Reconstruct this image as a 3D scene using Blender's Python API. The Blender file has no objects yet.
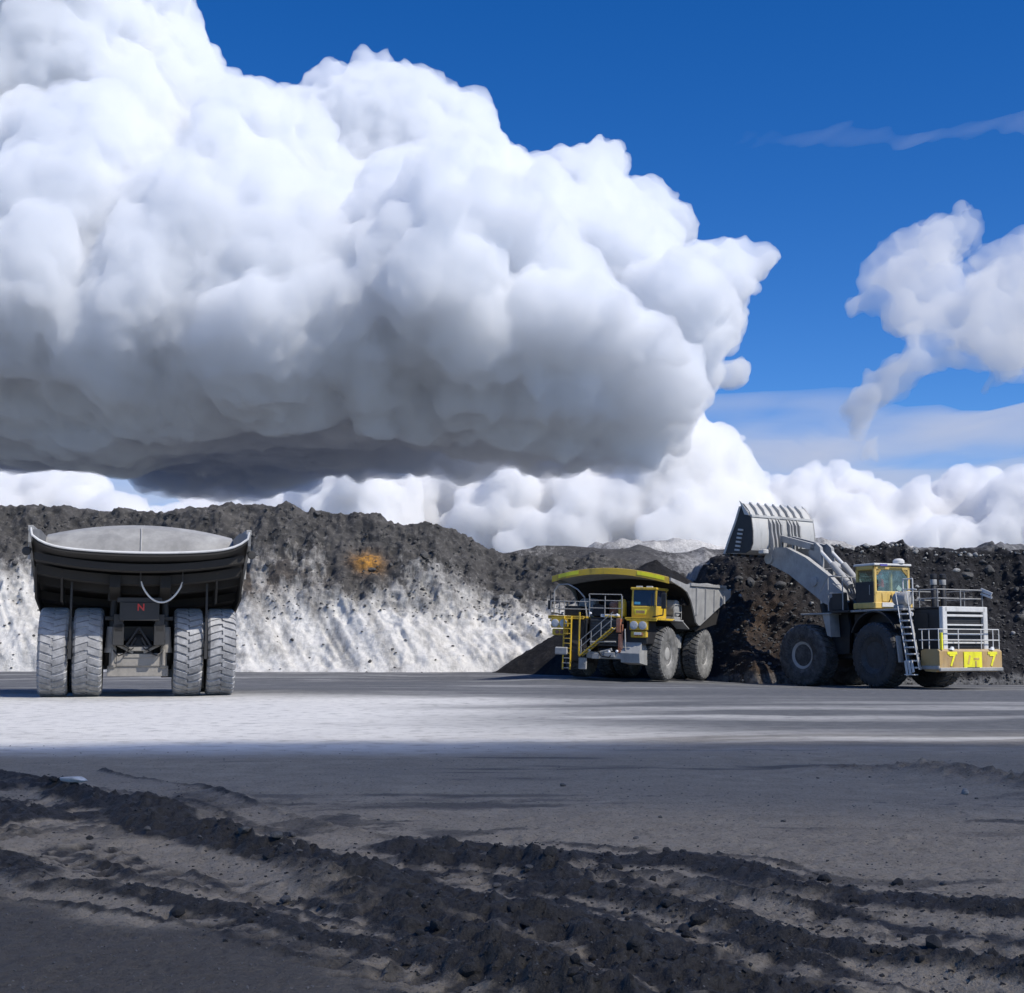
import bpy, math, random
import numpy as np
from mathutils import Vector, Matrix

# ------------------------------------------------------------------ camera, sky, sun, exposure
R = math.radians
sc = bpy.context.scene
COL = sc.collection
random.seed(7)
CLOUDS = 1
rng = np.random.default_rng(11)
F = 1400.0                      # focal length in pixels of the 1024 px wide picture
HORIZON = 654.0
PITCH = math.atan((HORIZON - 496.5) / F)
EYE = 1.6
cam = bpy.data.cameras.new('camera')
cam_ob = bpy.data.objects.new('camera', cam)
COL.objects.link(cam_ob)
cam.sensor_width = 36
cam.lens = 36 * F / 1024
cam.clip_start = .1
cam.clip_end = 120000
cam_ob.location = (0, 0, EYE)
cam_ob.rotation_euler = (R(90) + PITCH, 0, 0)
sc.camera = cam_ob

SUN_EL, SUN_AZ = R(46), R(126)          # azimuth clockwise from the view direction
SUN_DIR = Vector((math.sin(SUN_AZ) * math.cos(SUN_EL), math.cos(SUN_AZ) * math.cos(SUN_EL), math.sin(SUN_EL)))
world = bpy.data.worlds.new('World')
sc.world = world
world.use_nodes = True
wn = world.node_tree
bg = wn.nodes['Background']
sky = wn.nodes.new('ShaderNodeTexSky')
sky.sky_type = 'NISHITA'
sky.sun_disc = False
sky.sun_elevation = SUN_EL
sky.sun_rotation = SUN_AZ
sky.altitude = 2500
sky.air_density = 1.0
sky.dust_density = .2
sky.ozone_density = 3.0
hs = wn.nodes.new('ShaderNodeHueSaturation')
hs.inputs['Saturation'].default_value = 1.36
hs.inputs['Hue'].default_value = .512
wn.links.new(sky.outputs[0], hs.inputs['Color'])
wn.links.new(hs.outputs[0], bg.inputs[0])
bg.inputs[1].default_value = .132
sun = bpy.data.lights.new('sun', 'SUN')
sun.energy = 4.1
sun.angle = R(.53)
sun.color = (1, .945, .85)
sun_ob = bpy.data.objects.new('sun', sun)
COL.objects.link(sun_ob)
sun_ob.rotation_euler = SUN_DIR.to_track_quat('Z', 'Y').to_euler()
sun_ob.location = SUN_DIR * 60
vs = sc.view_settings
vs.view_transform = 'Standard'
vs.look = 'None'
vs.gamma = 1
vs.exposure = .1
vs.use_curve_mapping = False
cy = sc.cycles
cy.max_bounces = 16
cy.volume_bounces = 15
cy.transparent_max_bounces = 24
cy.use_denoising = True

# ------------------------------------------------------------------ helpers
def at(px, py, Y):
    """a pixel and a distance along the ground -> a point"""
    c, s = math.cos(PITCH), math.sin(PITCH)
    a, b = (px - 512) / F, (496.5 - py) / F
    w = np.array([a, c - s * b, s + c * b])
    return np.array([0, 0, EYE]) + w * (Y / w[1])

def on_ground(px, py, z=0.0):
    p = at(px, py, 1.0) - np.array([0, 0, EYE])
    k = (z - EYE) / p[2]
    return np.array([p[0] * k, p[1] * k])

def hash3(ix, iy, iz, seed):
    h = (ix * 374761393 + iy * 668265263 + iz * 1440662683 + seed * 1274126177) & 0xffffffff
    h = ((h ^ (h >> 13)) * 1274126177) & 0xffffffff
    h = ((h ^ (h >> 15)) * 2246822519) & 0xffffffff
    return ((h ^ (h >> 16)) & 0xffff) / 65535.0

def vnoise(P, seed=0):
    P = np.asarray(P, float)
    i = np.floor(P).astype(np.int64)
    f = P - i
    u = f * f * f * (f * (f * 6 - 15) + 10)
    r = 0
    for dx in (0, 1):
        wx = u[:, 0] if dx else 1 - u[:, 0]
        for dy in (0, 1):
            wy = u[:, 1] if dy else 1 - u[:, 1]
            for dz in (0, 1):
                wz = u[:, 2] if dz else 1 - u[:, 2]
                r = r + wx * wy * wz * hash3(i[:, 0] + dx, i[:, 1] + dy, i[:, 2] + dz, seed)
    return r * 2 - 1

def noise2(P, seed=0):
    """2-d value noise"""
    i = np.floor(P).astype(np.int64)
    f = P - i
    u = f * f * f * (f * (f * 6 - 15) + 10)
    r = 0
    for dx in (0, 1):
        wx = u[:, 0] if dx else 1 - u[:, 0]
        for dy in (0, 1):
            wy = u[:, 1] if dy else 1 - u[:, 1]
            r = r + wx * wy * hash3(i[:, 0] + dx, i[:, 1] + dy, 0 * i[:, 0], seed)
    return r * 2 - 1

def fbm(P, octaves, seed=0, gain=.5, f=noise2, billow=False):
    s, a, t = 0, 1.0, 0
    for o in range(octaves):
        n = f(P * (2.03 ** o) + o * 17.3, seed + o)
        if billow:
            n = 1 - 2 * np.abs(n)
        s = s + a * n
        t += a
        a *= gain
    return s / t

def sstep(a, b, x):
    t = np.clip((x - a) / (b - a), 0, 1)
    return t * t * (3 - 2 * t)

def tag(o, label=None, cat=None, group=None, kind=None):
    for k, v in (('label', label), ('category', cat), ('group', group), ('kind', kind)):
        if v:
            o[k] = v
    return o

def link(name, me, mat=None, parent=None):
    o = bpy.data.objects.new(name, me)
    COL.objects.link(o)
    if mat and not me.materials:
        me.materials.append(mat)
    if parent:
        o.parent = parent
    return o

def grid_mesh(name, V, nr, nc, attrs=None, smooth=True):
    me = bpy.data.meshes.new(name)
    a = np.arange(nr * nc).reshape(nr, nc)
    q = np.stack([a[:-1, :-1], a[:-1, 1:], a[1:, 1:], a[1:, :-1]], -1).reshape(-1, 4)
    me.vertices.add(len(V))
    me.vertices.foreach_set('co', np.asarray(V, np.float32).ravel())
    me.loops.add(q.size)
    me.loops.foreach_set('vertex_index', q.ravel().astype(np.int32))
    me.polygons.add(len(q))
    me.polygons.foreach_set('loop_start', np.arange(0, q.size, 4, dtype=np.int32))
    me.polygons.foreach_set('use_smooth', np.full(len(q), smooth))
    me.update(calc_edges=True)
    for k, v in (attrs or {}).items():
        at_ = me.attributes.new(k, 'FLOAT', 'POINT')
        at_.data.foreach_set('value', np.asarray(v, np.float32))
    return me

# ------------------------------------------------------------------ materials
def new_mat(name):
    m = bpy.data.materials.new(name)
    m.use_nodes = True
    nt = m.node_tree
    return m, nt, nt.nodes['Principled BSDF']

def N(nt, kind, **kw):
    n = nt.nodes.new(kind)
    for k, v in kw.items():
        if k in n.inputs.keys():
            n.inputs[k].default_value = v
        else:
            setattr(n, k, v)
    return n

def mixc(nt, fac, a, b, mode='MIX'):
    n = nt.nodes.new('ShaderNodeMix')
    n.data_type = 'RGBA'
    n.blend_type = mode
    for sock, v in ((n.inputs[0], fac), (n.inputs[6], a), (n.inputs[7], b)):
        if hasattr(v, 'links'):
            nt.links.new(v, sock)
        elif isinstance(v, (int, float)):
            sock.default_value = v
        else:
            sock.default_value = (*v, 1)
    return n.outputs[2]

def math_(nt, op, a, b=None, clamp=False):
    n = nt.nodes.new('ShaderNodeMath')
    n.operation = op
    n.use_clamp = clamp
    for i, v in enumerate((a, b)):
        if v is None:
            continue
        if hasattr(v, 'links'):
            nt.links.new(v, n.inputs[i])
        else:
            n.inputs[i].default_value = v
    return n.outputs[0]

def tex_noise(nt, scale, detail=6, rough=.6, coord='Object', stretch=None):
    tc = nt.nodes.new('ShaderNodeTexCoord')
    n = nt.nodes.new('ShaderNodeTexNoise')
    n.inputs['Scale'].default_value = scale
    n.inputs['Detail'].default_value = detail
    n.inputs['Roughness'].default_value = rough
    src = tc.outputs[coord]
    if stretch:
        mp = nt.nodes.new('ShaderNodeMapping')
        mp.inputs['Scale'].default_value = stretch
        nt.links.new(src, mp.inputs[0])
        src = mp.outputs[0]
    nt.links.new(src, n.inputs['Vector'])
    return n.outputs[0]

def ramp(nt, fac, lo, hi):
    n = nt.nodes.new('ShaderNodeMapRange')
    n.inputs[1].default_value = lo
    n.inputs[2].default_value = hi
    nt.links.new(fac, n.inputs[0])
    return n.outputs[0]

def machine_mat(name, col, rough=.55, metal=0.0, dust=.45, dustcol=(.40, .39, .375), scale=1.6, grime=(.03, .028, .025), gr=.35, bump=.15):
    """painted or bare machine surface, worn, with mine dust settled on what faces up and in patches"""
    m, nt, b = new_mat(name)
    n1 = tex_noise(nt, scale, 8, .65)
    n2 = tex_noise(nt, scale * 6, 6, .6)
    n3 = tex_noise(nt, scale * .7, 5, .7, stretch=(1, 1, .25))
    c = mixc(nt, math_(nt, 'MULTIPLY', ramp(nt, n3, .5, .72), gr, True), col, grime)
    geo = nt.nodes.new('ShaderNodeNewGeometry')
    sep = nt.nodes.new('ShaderNodeSeparateXYZ')
    nt.links.new(geo.outputs['Normal'], sep.inputs[0])
    up = ramp(nt, sep.outputs[2], .1, 1.0)
    patch = ramp(nt, n1, .42, .68)
    d = math_(nt, 'ADD', math_(nt, 'MULTIPLY', up, .75), math_(nt, 'MULTIPLY', patch, .7))
    d = math_(nt, 'ADD', d, math_(nt, 'MULTIPLY', ramp(nt, n2, .45, .7), .25))
    d = math_(nt, 'MULTIPLY', d, dust, True)
    c = mixc(nt, d, c, dustcol)
    nt.links.new(c, b.inputs['Base Color'])
    b.inputs['Metallic'].default_value = metal
    nt.links.new(math_(nt, 'ADD', math_(nt, 'MULTIPLY', d, .45), rough, True), b.inputs['Roughness'])
    if bump:
        bp = N(nt, 'ShaderNodeBump', Strength=bump, Distance=.02)
        nt.links.new(n2, bp.inputs['Height'])
        nt.links.new(bp.outputs[0], b.inputs['Normal'])
    return m

MAT = {}
MAT['yellow'] = machine_mat('yellow_paint', (.66, .43, .025), .4, dust=.28, dustcol=(.38, .32, .18), gr=.7)
MAT['bright_yellow'] = machine_mat('reflective_yellow', (.85, .80, .02), .4, dust=.08)
MAT['cab_yellow'] = machine_mat('cab_yellow_paint', (.66, .45, .11), .45, dust=.4, dustcol=(.52, .43, .24), gr=.55)
MAT['ochre'] = machine_mat('worn_ochre_paint', (.44, .29, .11), .55, dust=.5, dustcol=(.40, .35, .27), gr=.75, grime=(.16, .07, .035), scale=1.2)
MAT['loader_rim'] = machine_mat('oily_loader_rim', (.06, .05, .04), .6, dust=.4, dustcol=(.17, .155, .135))
MAT['rust'] = machine_mat('rusty_orange_paint', (.28, .09, .035), .6, dust=.4)
MAT['red'] = machine_mat('red_paint', (.55, .03, .02), .5, dust=.15)
MAT['grey'] = machine_mat('grey_dusty_steel', (.28, .28, .275), .55, dust=.7, dustcol=(.44, .435, .42))
MAT['tray'] = machine_mat('polished_tray_steel', (.13, .13, .13), .5, metal=.1, dust=.72, dustcol=(.42, .415, .40), scale=.45)
MAT['bucket_steel'] = machine_mat('worn_bucket_steel', (.46, .46, .45), .5, metal=.05, dust=.55, dustcol=(.56, .55, .52), scale=1.0, gr=.7)
MAT['pale'] = machine_mat('pale_grey_paint', (.62, .62, .61), .5, dust=.4, dustcol=(.52, .51, .49))
MAT['dark'] = machine_mat('dark_greasy_steel', (.022, .021, .02), .6, dust=.13, dustcol=(.12, .115, .11))
MAT['underside'] = machine_mat('dark_tray_underside', (.018, .016, .014), .75, dust=.16, dustcol=(.05, .044, .036))  # near black: the shade under the tray is put into the colour
MAT['black'] = machine_mat('black_paint', (.012, .012, .014), .55, dust=.09, dustcol=(.15, .15, .15))
MAT['axle'] = machine_mat('dusty_axle_steel', (.22, .205, .185), .6, dust=.75, dustcol=(.36, .335, .30))
MAT['rubber'] = machine_mat('dusty_rubber', (.03, .03, .032), .75, dust=.6, dustcol=(.20, .20, .20), scale=2.8)
MAT['rubber_pale'] = machine_mat('rubber_caked_in_pale_dust', (.20, .20, .205), .8, dust=.85, dustcol=(.47, .47, .48), scale=2.5)
MAT['rubber_side'] = machine_mat('dusty_sidewall_rubber', (.12, .12, .115), .75, dust=.85, dustcol=(.34, .335, .325), scale=2.0)
MAT['rubber_dark'] = machine_mat('dark_rubber', (.03, .03, .032), .65, dust=.34, dustcol=(.15, .15, .155), scale=2.2)
MAT['hub'] = machine_mat('dusty_hub_steel', (.34, .335, .32), .6, dust=.8, dustcol=(.46, .45, .43))
MAT['rope'] = machine_mat('pale_hose_rubber', (.62, .61, .58), .6, dust=.3)
MAT['mesh'] = machine_mat('radiator_core', (.03, .03, .03), .6, dust=.2)

def glass_mat():
    """clear cab pane: most light passes straight, a little is mirrored"""
    m, nt, b = new_mat('cab_glass')
    out = nt.nodes['Material Output']
    tr = N(nt, 'ShaderNodeBsdfTransparent')
    tr.inputs['Color'].default_value = (.74, .80, .77, 1)
    gl = N(nt, 'ShaderNodeBsdfGlossy')
    gl.inputs['Roughness'].default_value = .05
    gl.inputs['Color'].default_value = (.9, .9, .9, 1)
    mx = nt.nodes.new('ShaderNodeMixShader')
    n = tex_noise(nt, 2.5, 5)
    nt.links.new(math_(nt, 'ADD', math_(nt, 'MULTIPLY', ramp(nt, n, .45, .8), .08), .07), mx.inputs[0])
    nt.links.new(tr.outputs[0], mx.inputs[1])
    nt.links.new(gl.outputs[0], mx.inputs[2])
    nt.links.new(mx.outputs[0], out.inputs['Surface'])
    return m
MAT['glass'] = glass_mat()

def simple_mat(name, col, rough=.5, metal=0):
    m, nt, b = new_mat(name)
    n = tex_noise(nt, 9, 4)
    c = mixc(nt, ramp(nt, n, .3, .8), tuple(x * .85 for x in col), tuple(min(1, x * 1.1) for x in col))
    nt.links.new(c, b.inputs['Base Color'])
    b.inputs['Roughness'].default_value = rough
    b.inputs['Metallic'].default_value = metal
    return m
MAT['lamp'] = simple_mat('lamp_lens', (.50, .51, .52), .15)
MAT['lamp_white'] = simple_mat('white_lamp_lens', (.92, .93, .95), .2)
MAT['dark_glass'] = simple_mat('tinted_windscreen', (.02, .03, .055), .06)
MAT['blue'] = simple_mat('blue_plastic', (.10, .42, .62), .4)
MAT['violet'] = simple_mat('violet_blue_sticker', (.09, .08, .32), .5)
MAT['skin'] = simple_mat('skin', (.50, .24, .17), .5)
MAT['red_cloth'] = simple_mat('red_cloth', (.42, .035, .045), .8)
MAT['helmet'] = simple_mat('red_helmet_plastic', (.55, .03, .035), .35)
MAT['hair'] = simple_mat('dark_hair', (.02, .015, .012), .7)
MAT['trousers'] = simple_mat('dark_work_trousers', (.03, .035, .06), .8)
MAT['paper'] = simple_mat('white_paper', (.8, .8, .78), .7)

# ------------------------------------------------------------------ mesh builder
class MB:
    def __init__(s, T=None):
        s.v, s.f, s.T = [], [], T
    def add(s, V, Fc):
        k = len(s.v)
        s.v += [tuple(p) for p in V]
        s.f += [tuple(i + k for i in f) for f in Fc]
        return s
    def box(s, c, size, rot=None, ch=.02):
        hx, hy, hz = (x / 2 for x in size)
        ch = min(ch, hx * .45, hy * .45, hz * .45)
        V, idx = [], {}
        for sx in (-1, 1):
            for sy in (-1, 1):
                for sz in (-1, 1):
                    for ax in range(3):
                        p = [sx * (hx - (ch if ax != 0 else 0)), sy * (hy - (ch if ax != 1 else 0)), sz * (hz - (ch if ax != 2 else 0))]
                        idx[sx, sy, sz, ax] = len(V)
                        V.append(p)
        Fc = []
        for ax in range(3):
            o = [i for i in range(3) if i != ax]
            for sg in (-1, 1):
                q = []
                for a, b in ((-1, -1), (1, -1), (1, 1), (-1, 1)):
                    k = [0, 0, 0]
                    k[ax], k[o[0]], k[o[1]] = sg, a, b
                    q.append(idx[(*k, ax)])
                flip = (sg == 1) == (ax == 1)
                Fc.append(q[::-1] if flip else q)
        for ax in range(3):           # edges along axis ax
            o = [i for i in range(3) if i != ax]
            for a in (-1, 1):
                for b in (-1, 1):
                    def k(t, axis):
                        z = [0, 0, 0]
                        z[ax], z[o[0]], z[o[1]] = t, a, b
                        return idx[(*z, axis)]
                    q = [k(-1, o[0]), k(1, o[0]), k(1, o[1]), k(-1, o[1])]
                    flip = (a * b == 1) == (ax == 1)
                    Fc.append(q if flip else q[::-1])
        for sx in (-1, 1):
            for sy in (-1, 1):
                for sz in (-1, 1):
                    q = [idx[sx, sy, sz, a] for a in range(3)]
                    Fc.append(q if sx * sy * sz == 1 else q[::-1])
        M = rot or Matrix.Identity(3)
        c = Vector(c)
        return s.add([tuple(M @ Vector(p) + c) for p in V], Fc)
    def bar(s, p, q, w, h=None, up=(0, 0, 1), ch=.01):
        p, q = Vector(p), Vector(q)
        d = q - p
        x = d.normalized()
        z = Vector(up)
        if abs(z.dot(x)) > .98:
            z = Vector((1, 0, 0))
        y = z.cross(x).normalized()
        z = x.cross(y)
        return s.box((p + q) / 2, (d.length, w, h or w), Matrix((x, y, z)).transposed(), ch)
    def tube(s, p, q, r, n=10, r2=None):
        return s.path([p, q], r, n, r2)
    def path(s, pts, r, n=8, r2=None):
        pts = [Vector(p) for p in pts]
        rings, m = [], len(pts)
        prev = None
        for i, p in enumerate(pts):
            d = (pts[min(i + 1, m - 1)] - pts[max(i - 1, 0)]).normalized()
            a = prev if prev is not None else (Vector((0, 0, 1)) if abs(d.z) < .9 else Vector((1, 0, 0)))
            y = (a - d * a.dot(d)).normalized()
            prev = y
            z = d.cross(y)
            rr = r if r2 is None else r + (r2 - r) * i / (m - 1)
            rings.append([p + (y * math.cos(t) + z * math.sin(t)) * rr for t in (2 * math.pi * k / n for k in range(n))])
        return s.loft(rings, closed=True, caps=True)
    def loft(s, rings, closed=False, caps=False):
        n = len(rings[0])
        V = [tuple(p) for r in rings for p in r]
        Fc = []
        for i in range(len(rings) - 1):
            for k in range(n if closed else n - 1):
                a, b = i * n + k, i * n + (k + 1) % n
                Fc.append((a, b, b + n, a + n))
        if caps:
            Fc.append(tuple(range(n))[::-1])
            Fc.append(tuple(range((len(rings) - 1) * n, len(rings) * n)))
        return s.add(V, Fc)
    def lathe(s, prof, c=(0, 0, 0), axis='Y', n=32):
        """prof: (radius, along) pairs"""
        rings = []
        for r, a in prof:
            ring = []
            for k in range(n):
                t = 2 * math.pi * k / n
                u, w = r * math.cos(t), r * math.sin(t)
                p = {'Y': (u, a, -w), 'Z': (u, w, a), 'X': (a, u, w)}[axis]
                ring.append((p[0] + c[0], p[1] + c[1], p[2] + c[2]))
            rings.append(ring)
        return s.loft(rings, closed=True, caps=True)
    def prism(s, poly, y0, y1):
        """polygon of (x, z) extruded from y0 to y1"""
        n = len(poly)
        V = [(x, y0, z) for x, z in poly] + [(x, y1, z) for x, z in poly]
        Fc = [tuple(range(n)), tuple(range(n, 2 * n))[::-1]]
        Fc += [(i, i + n, (i + 1) % n + n, (i + 1) % n) for i in range(n)]
        return s.add(V, Fc)
    def mesh(s, name, smooth=32, recalc=True):
        me = bpy.data.meshes.new(name)
        V = s.v if s.T is None else [tuple(s.T @ Vector(p)) for p in s.v]
        me.from_pydata(V, [], s.f)
        if recalc:
            import bmesh
            bm = bmesh.new()
            bm.from_mesh(me)
            bmesh.ops.recalc_face_normals(bm, faces=bm.faces)
            bm.to_mesh(me)
            bm.free()
        if smooth:
            me.polygons.foreach_set('use_smooth', [True] * len(me.polygons))
            me.set_sharp_from_angle(angle=R(smooth))
        me.update()
        return me
    def build(s, name, mat, parent=None, smooth=32):
        return link(name, s.mesh(name, smooth), MAT[mat] if isinstance(mat, str) else mat, parent)

def empty(name, loc, rz=0):
    o = bpy.data.objects.new(name, None)
    COL.objects.link(o)
    o.location = loc
    o.rotation_euler = (0, 0, rz)
    o.empty_display_size = .5
    return o

# ------------------------------------------------------------------ ground: one sheet to the horizon
def px_line(pts, z=0.0):
    return np.array([on_ground(x, y, z) for x, y in pts])

RUTS = [  # (line, half width, height, mud)
    (px_line([(-120, 762), (0, 778), (100, 800), (180, 836), (300, 856), (400, 886), (512, 912), (610, 940), (677, 965), (780, 1000), (900, 1040)]), .50, .058, 1.0),
    (px_line([(-150, 830), (0, 862), (60, 888), (150, 899), (250, 910), (350, 940), (450, 957), (560, 985), (700, 1030)]), .30, .042, .9),
    (px_line([(398, 846), (512, 852), (590, 858), (712, 867), (812, 890), (912, 905), (1024, 916), (1200, 935)]), .42, .048, 1.0),
    (px_line([(420, 858), (512, 864), (597, 890), (697, 915), (762, 930), (862, 950), (1012, 980), (1150, 1000)]), .33, .062, 1.0),
    (px_line([(-60, 795), (40, 790), (140, 806), (230, 842), (330, 878), (440, 925), (540, 965), (640, 1005)]), .40, .05, .7),
    (px_line([(860, 770), (930, 772), (980, 780), (1060, 790)]), .9, .09, .45),
]

_r = random.Random(5)
for base, offs in ((0, (-.95, .8, 1.25)), (2, (.55, -.45)), (3, (.5, .85, -.35)), (1, (.55, -.5)), (4, (.6,))):
    L_ = RUTS[base][0]
    for of in offs:
        nrm_ = np.stack([-(np.gradient(L_[:, 1])), np.gradient(L_[:, 0])], 1)
        nrm_ /= np.linalg.norm(nrm_, axis=1)[:, None]
        k0 = _r.randrange(0, max(1, len(L_) - 5))
        seg = (L_ + nrm_ * of * np.linspace(1.2, .8, len(L_))[:, None])[k0:k0 + 6]
        RUTS.append((seg, _r.uniform(.09, .16), _r.uniform(.014, .026), _r.uniform(.5, .75)))

def poly_dist(P, line):
    best = np.full(len(P), 1e9)
    along = np.zeros(len(P))
    acc = 0
    for a, b in zip(line[:-1], line[1:]):
        d = b - a
        L = np.linalg.norm(d)
        t = np.clip(((P - a) @ d) / L ** 2, 0, 1)
        q = np.linalg.norm(P - (a + t[:, None] * d), axis=1)
        m = q < best
        best[m] = q[m]
        along[m] = acc + t[m] * L
        acc += L
    return best, along

def ground_base(x, y):
    far = sstep(60, 84, y)
    z = -.07 * sstep(30, 52, y) * (1 - far) - .20 * far - .30 * sstep(9, 20, x) * far
    z = z + .26 * np.exp(-((x - 3.2) / 3.2) ** 2 - ((y - 96.0) / 5.5) ** 2)
    z = z + .40 * sstep(96, 111, y) * (1 - sstep(4, 12, x))
    return z

nr, nc = 800, 410
rows = np.concatenate([[-3000, -600, -200, -90, -45, -25, -14, -8, -4, -1, 1.5, 3.4, 4.6], np.geomspace(5.4, 128, nr), [133, 140, 150, 165, 190, 230, 300, 500, 1000, 3000, 10000, 40000]])
u = np.linspace(-1, 1, nc)
hw = np.clip(np.abs(rows), 5.4, 128) * .40 + 1.5
side = np.array([1.02, 1.06, 1.15, 1.4, 2, 4, 12, 60, 400])
U = np.concatenate([-side[::-1], u, side])
X = U[None, :] * hw[:, None]
big = (np.abs(U) > 1.01)[None, :] & (rows[:, None] > -1e9)
Y = np.repeat(rows[:, None], len(U), 1)
X, Yf = X.ravel(), Y.ravel()
G = np.stack([X, Yf], 1)
near = (Yf > 4) & (Yf < 40) & (np.abs(X) < 22)
Zg = ground_base(X, Yf)
mid = (np.abs(X) < 130) & (Yf < 140) & (Yf > -20)
Zg[mid] += .05 * fbm(G[mid] / 9, 3, 3) * sstep(140, 100, Yf[mid]) + .018 * fbm(G[mid] / 1.3, 4, 5)
mud = np.zeros(len(X))
Gn = G[near]
zz = np.zeros(len(Gn))
md = np.zeros(len(Gn))
warp = np.stack([noise2(Gn / .9, 31), noise2(Gn / .9, 32)], 1) * .13 + np.stack([noise2(Gn / .28, 33), noise2(Gn / .28, 34)], 1) * .045
lump = fbm(Gn / .22, 4, 40, .55, billow=True)
fine = fbm(Gn / .075, 3, 44, .55, billow=True)
coarse = fbm(Gn / 1.1, 2, 47)
for k, (line, w, h, mm) in enumerate(RUTS):
    d, al = poly_dist(Gn + warp * (1 if k < 6 else .6), line)
    mod = .5 + .7 * np.clip(noise2(np.stack([al / .9, al * 0 + k], 1), 60 + k) + .2, -.7, 1)
    mod = mod + .18 * np.sin(al * 2 * math.pi / .31 + 3 * coarse) * sstep(-.2, .4, noise2(np.stack([al / 2.1, al * 0 + k], 1), 68 + k))
    ridge = np.exp(-(d / (w * .55)) ** 2)
    trough = np.exp(-((d - w * 1.5) / (w * .5)) ** 2)
    zz += h * ridge * (mod + .75 * lump + .5 * fine) - .35 * h * trough
    md = np.maximum(md, mm * np.exp(-(d / (w * .72)) ** 4) * np.clip(.9 + .5 * coarse + .25 * lump, 0, 1.1))
# tyre tread prints: slanted bars pressed between the ridges
for line, off, wd in ((RUTS[2][0], -.85, .42), (RUTS[3][0], -.75, .38), (RUTS[0][0], -1.35, .45), (RUTS[1][0], .75, .4)):
    nrm_ = np.stack([-(np.gradient(line[:, 1])), np.gradient(line[:, 0])], 1)
    nrm_ /= np.linalg.norm(nrm_, axis=1)[:, None]
    d, al = poly_dist(Gn + warp * .4, line + nrm_ * off)
    inside = sstep(wd, wd * .7, d) * sstep(-.35, .25, coarse + .3)
    bars = np.sin((al + .55 * d) * 2 * math.pi / .30)
    zz += inside * (.017 * sstep(-.3, .4, bars) - .022 + .012 * lump)
    md = np.maximum(md, inside * (.30 + .25 * sstep(.3, -.3, bars)))
# broad churned mud low on the right
wide = sstep(.5, 1.6, np.interp(Gn[:, 0], RUTS[0][0][:, 0], RUTS[0][0][:, 1]) - Gn[:, 1] + .9) * sstep(-1.2, .4, Gn[:, 0] + .3 * coarse) * sstep(10.2, 8.6, Gn[:, 1])
md = np.maximum(md, wide * sstep(-.1, .4, coarse + .6 * lump) * .42)
zz += wide * .014 * lump
# churned patch of clods at the left, between the ruts
cl = np.exp(-((Gn[:, 0] + 5.0) / 2.2) ** 2 - ((Gn[:, 1] - 14.5) / 3.0) ** 2)
zz += cl * .07 * (lump + .6 * coarse)
md = np.maximum(md, cl * .85 * sstep(-.25, .3, coarse + .5 * lump))
patch = fbm(Gn / np.array([2.6, 1.1]) + .4 * coarse[:, None], 4, 130, .6)
md = np.maximum(md, .5 * sstep(.2, .55, patch + .25 * lump) * sstep(20, 14, Gn[:, 1]) * sstep(-3.2, -1.2, Gn[:, 0] + .42 * (Gn[:, 1] - 9)))
region = sstep(18, 13, Gn[:, 1])
zz += region * (.014 * fine + .02 * lump * sstep(-.1, .4, coarse))
gravel = fbm(Gn / .07, 2, 77, .6, billow=True)
zz += .006 * gravel * sstep(26, 12, Gn[:, 1])
Zg[near] += zz
mud[near] = md
def GZ(x, y):
    """ground height, plain part"""
    p = np.array([[x, y]], float)
    return float(ground_base(p[:, 0], p[:, 1])[0] + .05 * fbm(p / 9, 3, 3)[0] * sstep(140, 100, y))

# pale dust on the haul road: bright strip at the left, streaks at the right
wv = np.stack([0 * X, 3.2 * fbm(G / 13, 3, 75)], 1) + np.stack([0 * X, .05 * X], 1)
streak = fbm((G + wv) / np.array([20., 3.6]), 4, 80, .62)
streak2 = fbm((G + wv) / np.array([8., 1.4]), 4, 90, .62)
blot = fbm(G / np.array([7., 5.]), 4, 95)
left = sstep(6, -6, X + 3 * blot)
band = sstep(21.5, 25, Yf) * sstep(64, 50, Yf + 5 * blot)
pale = left * band * np.clip(1.15 + .5 * streak, 0, 1)
pale = np.maximum(pale, sstep(22, 26, Yf) * sstep(60, 44, Yf) * np.clip(.12 + 1.5 * streak, 0, .75) * (1 - .5 * sstep(-2, 10, X)))
pale = np.maximum(pale, np.exp(-((Yf - 27.0 - .4 * streak2) / 1.1) ** 2) * .6 * np.clip(.35 + 1.3 * streak2, 0, 1))
pale = np.maximum(pale, np.exp(-((Yf - 50.0 - 1.5 * streak2) / 2.0) ** 2) * sstep(5, 12, X) * .6 * np.clip(.5 + streak, 0, 1))
pale = np.maximum(pale, .35 * sstep(62, 75, Yf) * np.clip(streak2 * 1.5, 0, 1))
YB = np.interp(X, RUTS[1][0][:, 0], RUTS[1][0][:, 1])
damp = sstep(.25, .9, YB - Yf + .35 * noise2(G / .8, 140)) * sstep(1.2, -1.2, X) * (Yf > 0)
stain = sstep(.28, .62, fbm(G / np.array([3.2, 1.0]), 4, 120, .6)) * sstep(28, 22, Yf) * sstep(9, 13, Yf)
me = grid_mesh('ground', np.stack([X, Yf, Zg], 1), len(rows), len(U), {'mud': mud, 'pale': pale, 'stain': stain, 'damp': damp, 'road': sstep(23, 30, Yf + 2 * blot)})

def attr(nt, name):
    n = nt.nodes.new('ShaderNodeAttribute')
    n.attribute_name = name
    return n.outputs['Fac']

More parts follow.
